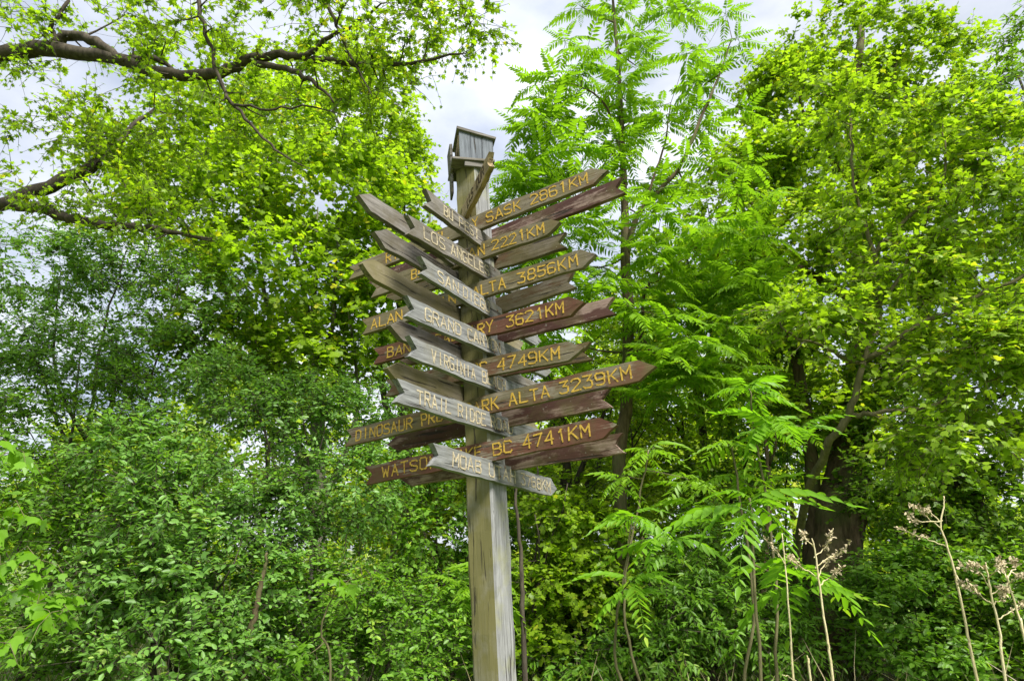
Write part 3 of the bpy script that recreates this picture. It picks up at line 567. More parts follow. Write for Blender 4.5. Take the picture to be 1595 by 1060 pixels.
# --- the big maple whose limbs reach in from the left; its trunk stands outside the view
b = np.array([-7.9, 6.2, gz(-7.9, 6.2)-.05])
plant('maple_tree', 'large maple reaching in with dark bare limbs and sparse yellow green leaves', 'tree', b,
  [([b, (-7.8, 6.2, 1.5), (-7.6, 6.1, 3.2), (-7.3, 6.0, 5.2), (-7.2, 6.0, 8.0), (-6.9, 6.2, 11)], [.34, .29, .26, .22, .16, .06]),
   ([(-7.4, 6.05, 4.6), P(-90, 130, 5.8), P(0, 88, 5.7), P(75, 78, 5.6), P(180, 92, 5.5), P(250, 112, 5.4), P(330, 115, 5.3), P(395, 92, 5.2), P(440, 86, 5.15), P(520, 97, 5.1), P(620, 99, 5.0), P(720, 84, 4.9)], [.12, .10, .088, .084, .066, .06, .054, .048, .042, .034, .022, .008]),
   ([P(72, 79, 5.6), P(110, 56, 5.6), P(150, 66, 5.5), P(190, 92, 5.45), P(240, 93, 5.4), P(285, 112, 5.4)], [.07, .055, .05, .04, .03, .012]),
   ([P(85, 70, 5.6), P(82, 40, 5.5), P(100, 10, 5.5), P(110, -40, 5.4)], [.03, .025, .02, .01]),
   ([P(395, 95, 5.2), P(440, 106, 5.1), P(480, 122, 5.0), P(520, 160, 4.9)], [.035, .03, .024, .008]),
   ([P(470, 90, 5.1), P(515, 60, 5.0), P(560, 30, 4.9), P(600, 5, 4.8)], [.03, .022, .015, .006]),
   ([P(295, -60, 5.0), P(305, 0, 5.0), P(325, 65, 5.0), P(345, 130, 5.0), P(375, 175, 5.0), P(420, 225, 5.0), P(480, 262, 5.0)], [.022, .022, .02, .018, .016, .012, .004]),
   ([P(490, -40, 4.8), P(510, 10, 4.8), P(535, 60, 4.8), P(560, 110, 4.8), P(580, 150, 4.8)], [.02, .018, .015, .01, .004]),
   ([P(365, 163, 5.0), P(430, 171, 5.0), P(480, 165, 5.0), P(545, 182, 5.0)], [.013, .011, .009, .004]),
   ([(-7.5, 6.1, 3.6), P(-80, 340, 6.2), P(0, 318, 6.0), P(60, 322, 5.9), P(110, 343, 5.9), P(180, 350, 5.8), P(250, 358, 5.7), P(330, 372, 5.6)], [.09, .075, .07, .058, .05, .04, .028, .01]),
   ([P(0, 320, 6.0), P(80, 290, 6.1), P(150, 252, 6.2), P(190, 215, 6.4), P(240, 170, 6.6)], [.065, .075, .065, .04, .015])],
  [blob(90, 60, 5.6, 1.3, .7, 22), blob(300, 40, 5.2, 1.4, .7, 40), blob(520, 40, 5.0, 1.3, .55, 48), blob(680, 30, 4.9, .85, .45, 24), blob(740, 40, 4.9, .5, .4, 9),
   blob(350, 190, 5.6, 1.2, .5, 34), blob(560, 140, 5.2, .8, .45, 26), blob(100, 190, 5.9, .9, .5, 18), blob(170, 235, 5.9, .9, .45, 42), blob(70, 310, 5.6, .8, .3, 18), blob(230, 330, 5.5, .8, .35, 26),
   ((-6.5, 5.5, 9), (2.5, 2.5, 2), 120)],
  LEAF_MAPLE, G_YEL, BARK_D, .058, .30, 6, 4, seed=101, tilt=.7, shell=.2, wood='trunk', twig=.009)

# --- trees of the belt, from left to right
def simple_tree(name, label, x, Y, lean, H, r0, blobs, leaf, lm, bm, size, seed, nforks=4, cat='tree', top=None, **kw):
    b = gpt(x, Y); rng = np.random.default_rng(seed*7+1)
    tp = b+np.array([lean[0], lean[1], H]); mid = b+(tp-b)*np.array([.35, .35, .5])
    limbs = [([b, b+(mid-b)*.5+rng.normal(0, .04, 3), mid, (mid+tp)/2+rng.normal(0, .1, 3), tp], [r0, r0*.85, r0*.7, r0*.45, r0*.12])]
    for i in range(nforks):                     # boughs towards the leaf masses
        c = blobs[i % len(blobs)][0]; f = rng.uniform(.3, .75); s = b+(mid-b)*min(1, f*1.6) if f < .5 else mid+(tp-mid)*(f-.5)*1.4
        limbs.append(([s, (s+c)/2+np.array([0, 0, -.15])+rng.normal(0, .12, 3), c+rng.normal(0, .3, 3)], [r0*.42, r0*.28, r0*.08]))
    return plant(name, label, cat, b, limbs, blobs, leaf, lm, bm, size, seed=seed, **kw)

GB = 'trees of the green belt behind the signpost'
simple_tree('maple_tree', 'yellow green maple behind the bare limbs of the large maple', 500, 9.3, (-.6, .2), 6.6, .13,
  [blob(330, 320, 8.6, 1.5, .85, 95), blob(500, 300, 8.8, 1.6, .9, 110), blob(250, 250, 8.9, 1.2, .7, 60), blob(430, 440, 8.6, 1.7, .8, 90), blob(420, 200, 9.2, 1.6, .8, 80), blob(330, 130, 9.6, 1.6, .8, 55), blob(560, 400, 9.0, 1.0, .8, 45), blob(600, 480, 8.8, 1.0, .7, 40), blob(350, 540, 8.8, 1.1, .6, 50), blob(470, 560, 8.8, 1.1, .6, 50)],
  LEAF_LOBED, G_YEL, BARK_G, .096, 201, nforks=8, R=.36, nl=8, group=GB)
simple_tree('maple_tree', 'darker green maple with its tip beside the open sky', 610, 10.5, (.3, .4), 7.9, .16,
  [blob(560, 200, 10.2, 1.3, .9, 70), blob(620, 250, 10.2, .8, 1.0, 60), blob(600, 130, 10.4, .7, .7, 28), blob(640, 340, 10, .7, .7, 36), blob(520, 110, 10.6, 1.0, .7, 34), blob(610, 420, 10, .8, .6, 35)],
  LEAF_LOBED, G_MAP, BARK_G, .085, 202, nforks=6, R=.34, nl=8, group=GB)
simple_tree('buckthorn_tree', 'tall loose small leaved tree with white sky showing through at the left', 90, 8.4, (.1, .1), 4.6, .07,
  [blob(60, 420, 8.2, 1.2, .55, 84), blob(190, 400, 8.2, 1.1, .6, 84), blob(300, 470, 8.0, 1.0, .8, 75), blob(120, 560, 8.0, 1.1, .6, 66), blob(30, 600, 7.8, .9, .6, 60), blob(20, 510, 8.0, .9, .6, 44), blob(250, 560, 7.8, .9, .6, 60)],
  LEAF_OVAL, G_SHR, BARK_D, .066, 203, nforks=6, R=.30, nl=9, ntw=4, group=GB)
simple_tree('maple_sapling', 'slender yellow green sapling behind the lettered boards', 650, 10.6, (.2, 0), 5.0, .06,
  [blob(640, 560, 10.2, 1.1, .9, 70), blob(760, 560, 10.4, 1.0, .8, 40), blob(780, 740, 10.4, 1.0, .8, 44), blob(700, 700, 10.2, 1.1, .8, 50), blob(560, 560, 10, .9, .7, 40), blob(660, 440, 10.4, .8, .7, 28)],
  LEAF_TRI, G_MAP, BARK_D, .075, 204, R=.32, nl=8, group=GB)
simple_tree('young_tree', 'slim dark trunked tree rising right of the signpost with thin foliage', 888, 8.8, (-.15, .2), 6.0, .115,
  [blob(880, 600, 8.8, .9, .6, 38), blob(960, 520, 9.2, .9, .7, 36), blob(870, 720, 8.6, .9, .6, 44), blob(960, 640, 9, .8, .6, 36), blob(800, 560, 9.4, .7, .6, 18)],
  LEAF_TRI, G_MAP, BARK_D, .07, 205, R=.30, nl=8, group=GB)
simple_tree('maple_tree', 'light green maple filling the gap between the pinnate tree and the massive maple', 1110, 11.2, (.1, .1), 7.5, .11,
  [blob(1060, 420, 10.8, 1.2, .9, 55), blob(1120, 540, 10.6, 1.2, .8, 60), blob(1050, 620, 10.6, 1.1, .8, 55), blob(1180, 640, 10.4, 1.1, .7, 50), blob(1000, 500, 11, 1.0, .8, 40), blob(1130, 300, 11, 1.1, .8, 40), blob(1060, 740, 10.5, 1.2, .6, 50), blob(930, 600, 11, .9, .7, 26)],
  LEAF_LOBED, G_MAP, BARK_D, .088, 216, nforks=7, R=.36, nl=8, group=GB)
b = gpt(1300, 9.0)
plant('maple_tree', 'big maple with a massive dark ivy brown trunk at the right', 'tree', b,
  [([b, P(1295, 950, 9.0), P(1300, 860, 9.0), P(1315, 760, 9.1), P(1330, 640, 9.4), P(1345, 480, 9.6), P(1335, 300, 9.8), P(1325, 200, 9.9), P(1340, 60, 10.2), P(1345, -60, 10.5)], [.46, .36, .33, .30, .22, .15, .13, .11, .07, .03]),
   ([P(1270, 1000, 9.3), P(1262, 900, 9.3), P(1270, 800, 9.2), P(1262, 700, 9.1), P(1240, 560, 9.0), P(1200, 430, 9.0), P(1180, 330, 9)], [.16, .13, .12, .10, .08, .05, .02]),
   ([P(1325, 700, 9.4), P(1400, 560, 9.2), P(1470, 420, 9.1), P(1540, 280, 9.1)], [.14, .10, .07, .02]),
   ([P(1330, 290, 9.8), P(1290, 240, 9.7), P(1260, 190, 9.6), P(1245, 150, 9.5)], [.075, .06, .04, .02]),
   ([P(1335, 270, 9.8), P(1370, 220, 9.8), P(1390, 140, 9.9), P(1400, 60, 10)], [.075, .06, .04, .02]),
   ([P(1345, 480, 9.6), P(1250, 420, 9.2), P(1190, 400, 9.0)], [.07, .045, .015])],
  [blob(1330, 80, 10, 1.7, .9, 95), blob(1240, 150, 9.6, 1.0, .9, 55), blob(1440, 110, 9.8, 1.3, .9, 75), blob(1300, 250, 9.2, 1.4, .8, 80), blob(1440, 260, 9.2, 1.3, .8, 75), blob(1240, 370, 9.0, 1.3, .7, 75), blob(1380, 400, 8.8, 1.4, .7, 80),
   blob(1520, 420, 9.0, 1.2, .8, 65), blob(1200, 500, 9.0, 1.1, .7, 60), blob(1330, 540, 8.9, 1.3, .7, 65), blob(1280, 640, 8.9, 1.0, .5, 40), blob(1450, 560, 9.0, 1.2, .6, 55), blob(1180, 260, 9.4, .9, .7, 60), blob(1195, 130, 9.6, .6, .6, 26), blob(1500, 180, 9.6, .8, .7, 34), blob(1130, 420, 9.3, .9, .8, 45)],
  LEAF_LOBED, G_MAP, BARK_B, .092, .36, 8, 4, seed=206, group=GB)
b = gpt(1240, 8.7)
plant('box_elder_tree', 'young box elder with a smooth olive stem forking low over the right', 'tree', b,
  [([b, P(1238, 950, 8.6), P(1252, 800, 7.4), P(1288, 698, 6.5), P(1323, 646, 6.2), P(1344, 567, 6.1), P(1366, 489, 6.1), P(1362, 390, 6.1), P(1331, 302, 6.1), P(1327, 211, 6.1), P(1325, 130, 6.2)], [.055, .05, .046, .042, .038, .031, .026, .021, .016, .012, .006]),
   ([P(1346, 563, 6.1), P(1440, 502, 5.9), P(1520, 462, 5.8), P(1610, 420, 5.7), P(1690, 380, 5.6)], [.03, .024, .02, .016, .008]),
   ([P(1325, 645, 6.2), P(1380, 640, 6.0), P(1432, 636, 5.9), P(1500, 612, 5.8), P(1560, 585, 5.7)], [.028, .022, .018, .014, .006]),
   ([P(1362, 400, 6.1), P(1400, 350, 6.0), P(1460, 300, 5.9), P(1472, 240, 5.9), P(1468, 190, 5.9)], [.024, .02, .016, .012, .006]),
   ([P(1366, 480, 6.1), P(1400, 430, 6.0), P(1440, 350, 6.0), P(1450, 270, 6.0)], [.022, .018, .012, .006]),
   ([P(1344, 567, 6.1), P(1290, 545, 6.0), P(1225, 515, 5.9), P(1215, 490, 5.9)], [.022, .016, .012, .006])],
  [blob(1330, 170, 6.1, .7, .5, 34), blob(1470, 210, 5.9, .7, .5, 32), blob(1540, 330, 5.8, .8, .5, 40), blob(1270, 490, 5.9, .65, .35, 34), blob(1500, 560, 5.8, .9, .45, 46), blob(1420, 430, 6.0, .8, .5, 36), blob(1590, 520, 5.6, .6, .5, 34), blob(1350, 330, 6.2, .7, .5, 26), blob(1480, 680, 5.8, .8, .4, 34), blob(1580, 240, 5.7, .6, .5, 26)],
  LEAF_TRI, G_MAP, BARK_O, .085, .32, 7, 4, seed=207, droop=.35, group=GB)
simple_tree('dark_maple_tree', 'dark dense maple filling the shade at the far right', 1530, 8.6, (.1, .2), 5.6, .17,
  [blob(1500, 690, 8.4, 1.2, .6, 70), blob(1420, 760, 8.4, 1.1, .6, 70), blob(1560, 800, 8.0, 1.0, .6, 70), blob(1590, 620, 8.2, .9, .7, 50), blob(1400, 660, 8.6, .9, .6, 40), blob(1480, 860, 8.2, 1.0, .5, 60)],
  LEAF_TRI, G_DRK, BARK_D, .078, 208, nforks=6, R=.32, nl=9, group=GB)
simple_tree('elm_tree', 'dark leaved tree with branch tips showing at the upper right corner', 1800, 7.4, (1.3, 0), 9.0, .16,
  [blob(1590, 150, 7.2, .8, .6, 34), blob(1640, 300, 7.2, 1.0, .8, 60), blob(1620, 60, 7.4, .7, .5, 22), blob(1690, 480, 7.0, 1.0, 1.0, 70)],
  LEAF_LANCE, G_DRK, BARK_D, .10, 209, R=.34, nl=8, group=GB, droop=.5)

# --- shrubs
SG = 'shrubs along the edge of the belt'
def shrub(label, x, Y, blobs, leaf, lm, size, seed, nst=6, **kw):
    b = gpt(x, Y); rng = np.random.default_rng(seed); limbs = []
    for i in range(nst):
        c = blobs[i % len(blobs)][0]; s = b+np.array([rng.normal(0, .18), rng.normal(0, .15), 0])
        limbs.append(([s, s+(c-s)*np.array([.3, .3, .5])+rng.normal(0, .06, 3), c+rng.normal(0, .25, 3)], [rng.uniform(.018, .034), .016, .006]))
    return plant('shrub', label, 'shrub', b, limbs, blobs, leaf, lm, BARK_D, size, seed=seed, group=SG, wood='stem', crown='foliage', **kw)
shrub('glossy small leaved shrub behind the bright box elder sprays at the left', 40, 6.6, [blob(40, 780, 6.4, .9, .7, 60), blob(110, 960, 6.2, .8, .5, 55), blob(160, 820, 6.3, .6, .6, 36), blob(10, 1050, 6.2, .8, .5, 40)], LEAF_OVAL, G_SHR2, 0.063, 301, R=.25, nl=9, ntw=5)
shrub('rounded shrub with pale glossy leaves beside the leaning brown stem', 300, 6.1, [blob(300, 790, 6.0, .85, .55, 66), blob(230, 700, 6.3, .8, .5, 50), blob(340, 900, 5.8, .8, .5, 60), blob(220, 900, 5.9, .7, .5, 46), blob(300, 1010, 5.6, .9, .45, 60)], LEAF_OVAL, G_SHR, 0.065, 302, R=.25, nl=9, ntw=5)
shrub('tall shrub with fine leaves standing left of the lowest boards', 470, 6.9, [blob(460, 650, 6.8, .8, .55, 56), blob(530, 760, 6.6, .85, .6, 66), blob(430, 800, 6.5, .7, .5, 46), blob(380, 610, 7.0, .7, .5, 42), blob(560, 640, 7, .6, .5, 34)], LEAF_OVAL, G_SHR, 0.060, 303, R=.26, nl=9, ntw=5)
shrub('low shrub of deep green leaves left of the post foot', 560, 6.6, [blob(520, 930, 6.4, .8, .5, 56), blob(620, 960, 6.6, .7, .45, 44), blob(430, 1000, 6.0, .8, .45, 50), blob(560, 1050, 6.2, .9, .4, 46)], LEAF_OVAL, G_SHR2, 0.063, 304, R=.25, nl=9, ntw=5)
shrub('mid green shrub in the shade behind the tall small leaved tree', 160, 7.6, [blob(120, 680, 7.5, 1.1, .7, 66), blob(250, 620, 7.5, .9, .6, 50), blob(50, 860, 7.2, .9, .8, 50), blob(180, 800, 7.3, .9, .6, 40)], LEAF_OVAL, G_SHR2, 0.063, 305, R=.28, nl=9, ntw=4)
shrub('open shrub with light showing through behind the post', 690, 8.2, [blob(660, 820, 8.0, .8, .6, 36), blob(700, 920, 7.8, .9, .5, 42), blob(770, 860, 8.2, .7, .6, 30), blob(640, 720, 8.2, .7, .5, 30), blob(690, 1020, 7.6, .9, .4, 44)], LEAF_TRI, G_SHR2, .075, 306, R=.28, nl=8, ntw=4)
shrub('leafy bush beneath the nearest pinnate saplings', 1060, 8.3, [blob(1080, 900, 8.0, 1.0, .5, 66), blob(1160, 950, 8.0, .8, .5, 52), blob(1000, 960, 8.0, .8, .4, 44), blob(1120, 840, 8.2, .8, .5, 40), blob(1050, 1010, 7.8, .8, .3, 36)], LEAF_LANCE, G_SHR2, .085, 307, R=.28, nl=9, ntw=4, droop=.5)
shrub('dark green bush at the foot of the massive maple trunk', 1410, 7.6, [blob(1400, 960, 7.5, .85, .5, 64), blob(1480, 900, 7.6, .8, .5, 56), blob(1370, 900, 7.9, .6, .4, 34), blob(1430, 1030, 7.2, .8, .4, 46)], LEAF_OVAL, G_SHR2, .085, 308, R=.28, nl=9, ntw=4)
shrub('shaded bush behind the dry stalks at the right edge', 1580, 7.4, [blob(1560, 930, 7.3, .8, .6, 60), blob(1590, 1030, 7.0, .8, .5, 46), blob(1520, 1010, 7.2, .6, .4, 34)], LEAF_OVAL, G_DRK, .08, 309, R=.28, nl=9, ntw=4)
shrub('bush between the slim dark trunk and the pinnate saplings', 900, 9.0, [blob(850, 860, 8.8, .8, .5, 34), blob(930, 900, 8.8, .8, .5, 36), blob(840, 960, 8.6, .7, .4, 32), blob(960, 800, 9.0, .8, .5, 34)], LEAF_TRI, G_MAP, .075, 310, R=.28, nl=8, ntw=4)
shrub('bush growing between the two stems of the massive maple', 1210, 10.2, [blob(1200, 880, 10, .7, .6, 30), blob(1220, 980, 10, .8, .5, 30), blob(1130, 780, 9.8, 1.0, .6, 44), blob(1220, 700, 9.8, 1.0, .6, 40)], LEAF_KITE, G_SHR2, .08, 311, R=.30, nl=8, ntw=4)

shrub('low bush of long fresh leaves under the drooping pinnate leaves', 1090, 7.4, [blob(1110, 960, 7.2, .8, .42, 50), blob(1200, 990, 7.2, .6, .4, 36), blob(1010, 1010, 7.2, .7, .36, 40), blob(900, 1030, 7.2, .6, .32, 30), blob(1060, 900, 7.4, .6, .35, 28), blob(1230, 920, 7.6, .4, .35, 16)], LEAF_LANCE, G_SHR2, .085, 314, R=.26, nl=9, ntw=4, droop=.5)
shrub('light leafy bush growing up close to the right of the post', 870, 7.6, [blob(850, 910, 7.5, .6, .45, 30), blob(915, 830, 7.6, .6, .45, 28), blob(830, 1010, 7.3, .5, .35, 22), blob(950, 930, 7.5, .55, .4, 24), blob(860, 790, 7.7, .5, .35, 16)], LEAF_LOBED, G_MAP, .075, 315, R=.28, nl=8, ntw=4)
shrub('light green thicket right of the post below the boards', 930, 10.4, [blob(860, 780, 10.2, .9, .7, 44), blob(950, 720, 10.4, 1.0, .7, 48), blob(1040, 800, 10.2, 1.0, .7, 48), blob(900, 920, 10, 1.0, .5, 44), blob(1010, 900, 10, 1.0, .5, 44)], LEAF_KITE, G_BAK, .09, 312, R=.32, nl=9, ntw=4)
shrub('light green thicket left of the post behind the low shrub', 660, 9.6, [blob(620, 800, 9.4, .9, .7, 44), blob(720, 760, 9.6, .9, .7, 40), blob(690, 900, 9.4, .9, .5, 40), blob(780, 950, 9.4, .9, .5, 36)], LEAF_KITE, G_BAK, .09, 313, R=.32, nl=9, ntw=4)

# --- sunlit growth beyond the belt
FG = 'sunlit trees beyond the belt'
for k, (x, Y, H, lab) in enumerate(((130, 22, 6.2, 'sunlit round tree behind the left shrubs'), (400, 23, 9.4, 'sunlit yellow green tree behind the middle shrubs'), (740, 24, 8.6, 'sunlit tree straight behind the signpost'), (1000, 22, 10.2, 'sunlit tree behind the pinnate tree'), (1240, 23, 10.2, 'sunlit tree behind the massive maple'), (1480, 22, 5.2, 'sunlit low tree behind the dark maple'))):
    b = gpt(x, Y); c = b+np.array([0, 0, H*.6]); s = H/5.
    plant('broadleaf_tree', lab, 'tree', b, [([b, b+(0.05, 0, H*.3), b+(-.05, .1, H*.6), b+(.1, 0, H*.9)], [.12, .10, .07, .02])],
      [(c, (2.2*s, 1.5*s, 1.6*s), 100), (c+(-1.9*s, 0, -.9*s), (1.6*s, 1.2*s, 1.1*s), 70), (c+(1.9*s, 0, -1.0*s), (1.6*s, 1.2*s, 1.1*s), 70), (c+(0, 0, 1.1*s), (1.3*s, 1.2*s, .9*s), 40)],
      LEAF_KITE, G_BAK, BARK_B, .22, .72, 9, 5, seed=400+k, group=FG, twigs=False)
for k, (x, Y, lab) in enumerate(((560, 18, 'sunlit low bush left of the post beyond the belt'), (860, 19, 'sunlit low bush seen beside the slim dark trunk'), (1240, 18.5, 'sunlit low bush seen past the massive maple'), (300, 18.5, 'sunlit low bush behind the pale glossy shrub'))):
    b = gpt(x, Y)
    plant('low_bush', lab, 'shrub', b, [([b, b+(.1, 0, .5), b+(0, .1, 1.1)], [.04, .03, .01])], [(b+(0, 0, 1.0), (3.0, 1.3, 1.0), 90)], LEAF_KITE, G_BAK, BARK_B, .17, .52, 9, 4, seed=420+k, group='sunlit bushes beyond the belt', twigs=False, wood='stem', crown='foliage')

# --- pinnate leaves: stalk with paired drooping leaflets
def frond_mesh(name, length, npair, lw, rng, droop=.35, lmat=None):
    n = npair; t = np.linspace(.18, .97, n); V, F, S = [], [], []; off = 0
    curve = lambda s: np.stack([length*s, 0*s, -droop*length*s*s*.7+.06*length*np.sin(s*3)], -1)
    tv, tf = LEAF_LANCE
    P0 = curve(t); L0 = length*lw*(np.sin(np.pi*(t*.82+.12))**.6)
    for sgn in (1, -1):
        X = np.stack([.42+.25*t, sgn*np.ones(n), -.62+rng.normal(0, .14, n)], -1); N = np.stack([.15*np.ones(n), sgn*.35*np.ones(n), np.ones(n)], -1)+rng.normal(0, .12, (n, 3))
        v, f, k = place(LEAF_LANCE, P0+rng.normal(0, .004, (n, 3)), X, N, L0*rng.uniform(.88, 1.1, n)); V.append(v); F.append(f+off); off += len(v); S.append(np.repeat((.35+.25*rng.random(n)+.4*t).clip(0, 1), k))
    v, f, k = place(LEAF_LANCE, curve(np.array([1.0])), np.array([[1, 0, -.7]]), np.array([[.3, 0, 1.]]), np.array([length*lw*.75])); V.append(v); F.append(f+off); off += len(v); S.append(np.full(k, .9))
    tb = Tubes(); tb.add(curve(np.linspace(0, 1, 6)), np.linspace(.0045, .0015, 6)*length/.5, 3, cap=False)
    V.append(tb.V[0]); F.append(tb.F[0]+off); S.append(np.full(len(tb.F[0]), .75))
    return tri_mesh(name, np.concatenate(V), np.concatenate(F), np.concatenate(S))
def frond_plant(name, label, cat, base, limbs, tips, lmat, bmat, length, npair, seed, per=7, group=None, nvar=5, lw=.24, limit=300, droop=.4, spread=1.0):
    """Every compound leaf is a leaf of its own; whorls of them stand at the shoot tips."""
    rng = np.random.default_rng(seed); e = empty(name, base, label, cat, group); base = np.asarray(base, float)
    LB = [spline(p, r, 5, .006, rng) for p, r in limbs]; tb = Tubes()
    for p, r in LB: tb.add(p-base, r, 8)
    C = np.array([t for t in tips])
    for p, r in grow(C, LB, rng, .006, .15, .02): tb.add(p-base, r, 5, cap=False)
    link('trunk', tb.mesh('trunk'), bmat, e)
    vm = [frond_mesh('leaf', length*rng.uniform(.85, 1.12), npair+int(rng.integers(-1, 2)), lw, rng, droop*rng.uniform(.5, 1.6)) for _ in range(nvar)]
    for m in vm: m.materials.append(lmat)
    items = []
    for c in C:
        a0 = rng.uniform(0, 6.28)
        for j in range(per):
            a = a0+j*2.4+rng.normal(0, .2); el = rng.uniform(-.35, .75)*spread
            x = np.array([math.cos(a)*math.cos(el), math.sin(a)*math.cos(el), math.sin(el)]); y = unit(np.cross([0, 0, 1.], x)); y = unit(y+np.array([0, 0, rng.normal(0, .25)])); z = np.cross(x, y); y = np.cross(z, x)
            s = rng.uniform(.6, 1.15); items.append((c+np.array([0, 0, -.05*j*length*rng.random()]), x, y, z, s, int(rng.integers(nvar))))
    items.sort(key=lambda it: float(np.linalg.norm(it[0]-CAM)/it[4]))
    for it in items[:limit]:
        p, x, y, z, s, v = it; o = bpy.data.objects.new('leaf', vm[v]); COL.objects.link(o); o.parent = e; q = p-base
        o.matrix_local = Matrix(((x[0]*s, y[0]*s, z[0]*s, q[0]), (x[1]*s, y[1]*s, z[1]*s, q[1]), (x[2]*s, y[2]*s, z[2]*s, q[2]), (0, 0, 0, 1)))
    rest = items[limit:]
    if rest:
        V, F, S, off = [], [], [], 0
        cache = []
        for m in vm:
            v = np.empty(len(m.vertices)*3, np.float32); m.vertices.foreach_get('co', v); f = np.empty(len(m.loops), np.int32); m.loops.foreach_get('vertex_index', f); sh = np.empty(len(m.polygons), np.float32); m.attributes['shade'].data.foreach_get('value', sh)
            cache.append((v.reshape(-1, 3), f.reshape(-1, 3), sh))
        for p, x, y, z, s, k in rest:
            v, f, sh = cache[k]; V.append((p-base)+s*(v[:, :1]*x+v[:, 1:2]*y+v[:, 2:]*z)); F.append(f+off); S.append((sh+rng.normal(0, .15)).clip(0, 1)); off += len(v)
        o = link('crown', tri_mesh('crown', np.concatenate(V), np.concatenate(F), np.concatenate(S)), lmat, e); o['kind'] = 'stuff'
    return e
def scat(rng, x0, x1, y0, y1, Y0, Y1, n, fn=None):
    o = []
    while len(o) < n:
        x, y = rng.uniform(x0, x1), rng.uniform(y0, y1)
        if fn is None or fn(x, y): o.append(P(x, y, rng.uniform(Y0, Y1)))
    return o
rg = np.random.default_rng(55); b = gpt(975, 7.8)
inside = lambda x, y: abs(x-(1000+(y-300)*-.02)) < 60+150*min(1, max(.25, (y+60)/330))*(1.0 if y < 480 else .8)
tips = scat(rg, 790, 1200, -60, 620, 6.7, 8.3, 170, inside)+[P(*q) for q in ((835, 130, 7.2), (815, 200, 7.2), (800, 265, 7.1), (860, 160, 7.2), (880, 60, 7.3), (905, 10, 7.4), (845, 235, 7.1), (1150, 60, 7.4), (1130, 20, 7.4), (910, 110, 7.3), (870, 300, 7.2))]
frond_plant('pinnate_tree', 'tall slim tree with feathery pinnate leaves right of the signpost', 'tree', b,
  [([b, P(972, 900, 7.8), P(965, 720, 7.8), P(976, 620, 7.75), P(979, 500, 7.7), P(974, 400, 7.7), P(972, 300, 7.7), P(968, 200, 7.7), P(962, 100, 7.6), P(955, 0, 7.6), P(950, -50, 7.6)], [.10, .09, .085, .08, .075, .068, .05, .04, .03, .02, .01]),
   ([P(976, 400, 7.7), P(988, 345, 7.6), P(1012, 310, 7.5), P(1055, 265, 7.4), P(1085, 200, 7.3), P(1115, 130, 7.3), P(1140, 60, 7.4)], [.045, .042, .038, .03, .024, .016, .008]),
   ([P(1005, 318, 7.5), P(1020, 270, 7.4), P(1035, 225, 7.4), P(1045, 160, 7.4)], [.02, .018, .014, .006]),
   ([P(978, 480, 7.7), P(1010, 545, 7.4), P(1015, 560, 7.4)], [.02, .014, .008]),
   ([P(970, 250, 7.7), P(945, 170, 7.5), P(905, 135, 7.3), P(850, 125, 7.2)], [.024, .018, .012, .006]),
   ([P(979, 600, 7.75), P(1000, 520, 7.5), P(1010, 440, 7.4), P(1070, 400, 7.3)], [.03, .025, .02, .008])],
  tips, G_PIN, BARK_B, .50, 10, 501, per=8, lw=.27, droop=.5)
SGR = 'pinnate saplings right of the signpost'
for k, (x, y, Y, bx, nt_, per, ln, lab) in enumerate((
   (1168, 775, 4.5, 1180, 1, 8, .50, 'pinnate sapling with long drooping bright leaves before the bush'), (1140, 690, 5.2, 1120, 2, 6, .36, 'twiggy pinnate sapling just behind the long drooping leaves'),
   (1165, 600, 5.2, 1185, 2, 8, .42, 'tallest pinnate sapling topped by a fresh bright rosette'), (985, 800, 5.2, 975, 2, 8, .38, 'low spreading pinnate sapling right of the lowest boards'), (1010, 700, 6.0, 1010, 3, 7, .40, 'slim pinnate sapling under the tall slim pinnate tree'), (760, 880, 6.8, 780, 3, 7, .40, 'pinnate sapling half hidden behind the post'))):
    rr = np.random.default_rng(600+k); b = gpt(bx, Y); tp = P(x, y, Y); m = (b+tp)/2+rr.normal(0, .16, 3)*np.array([1, .5, .2])
    tp_list = [tp]+[tp+np.array([rr.uniform(-.45, .45), rr.uniform(-.3, .3), -rr.uniform(.1, .5)]) for _ in range(nt_)]
    frond_plant('pinnate_sapling', lab, 'sapling', b, [([b, b+(m-b)*.5+rr.normal(0, .03, 3), m, tp-(tp-m)*.3, tp], [.014, .013, .011, .009, .006])], tp_list, G_BRT if k in (0, 2, 3) else G_PIN, BARK_O, ln, 9, 610+k, per=per+1, group=SGR, lw=.30, droop=.7)

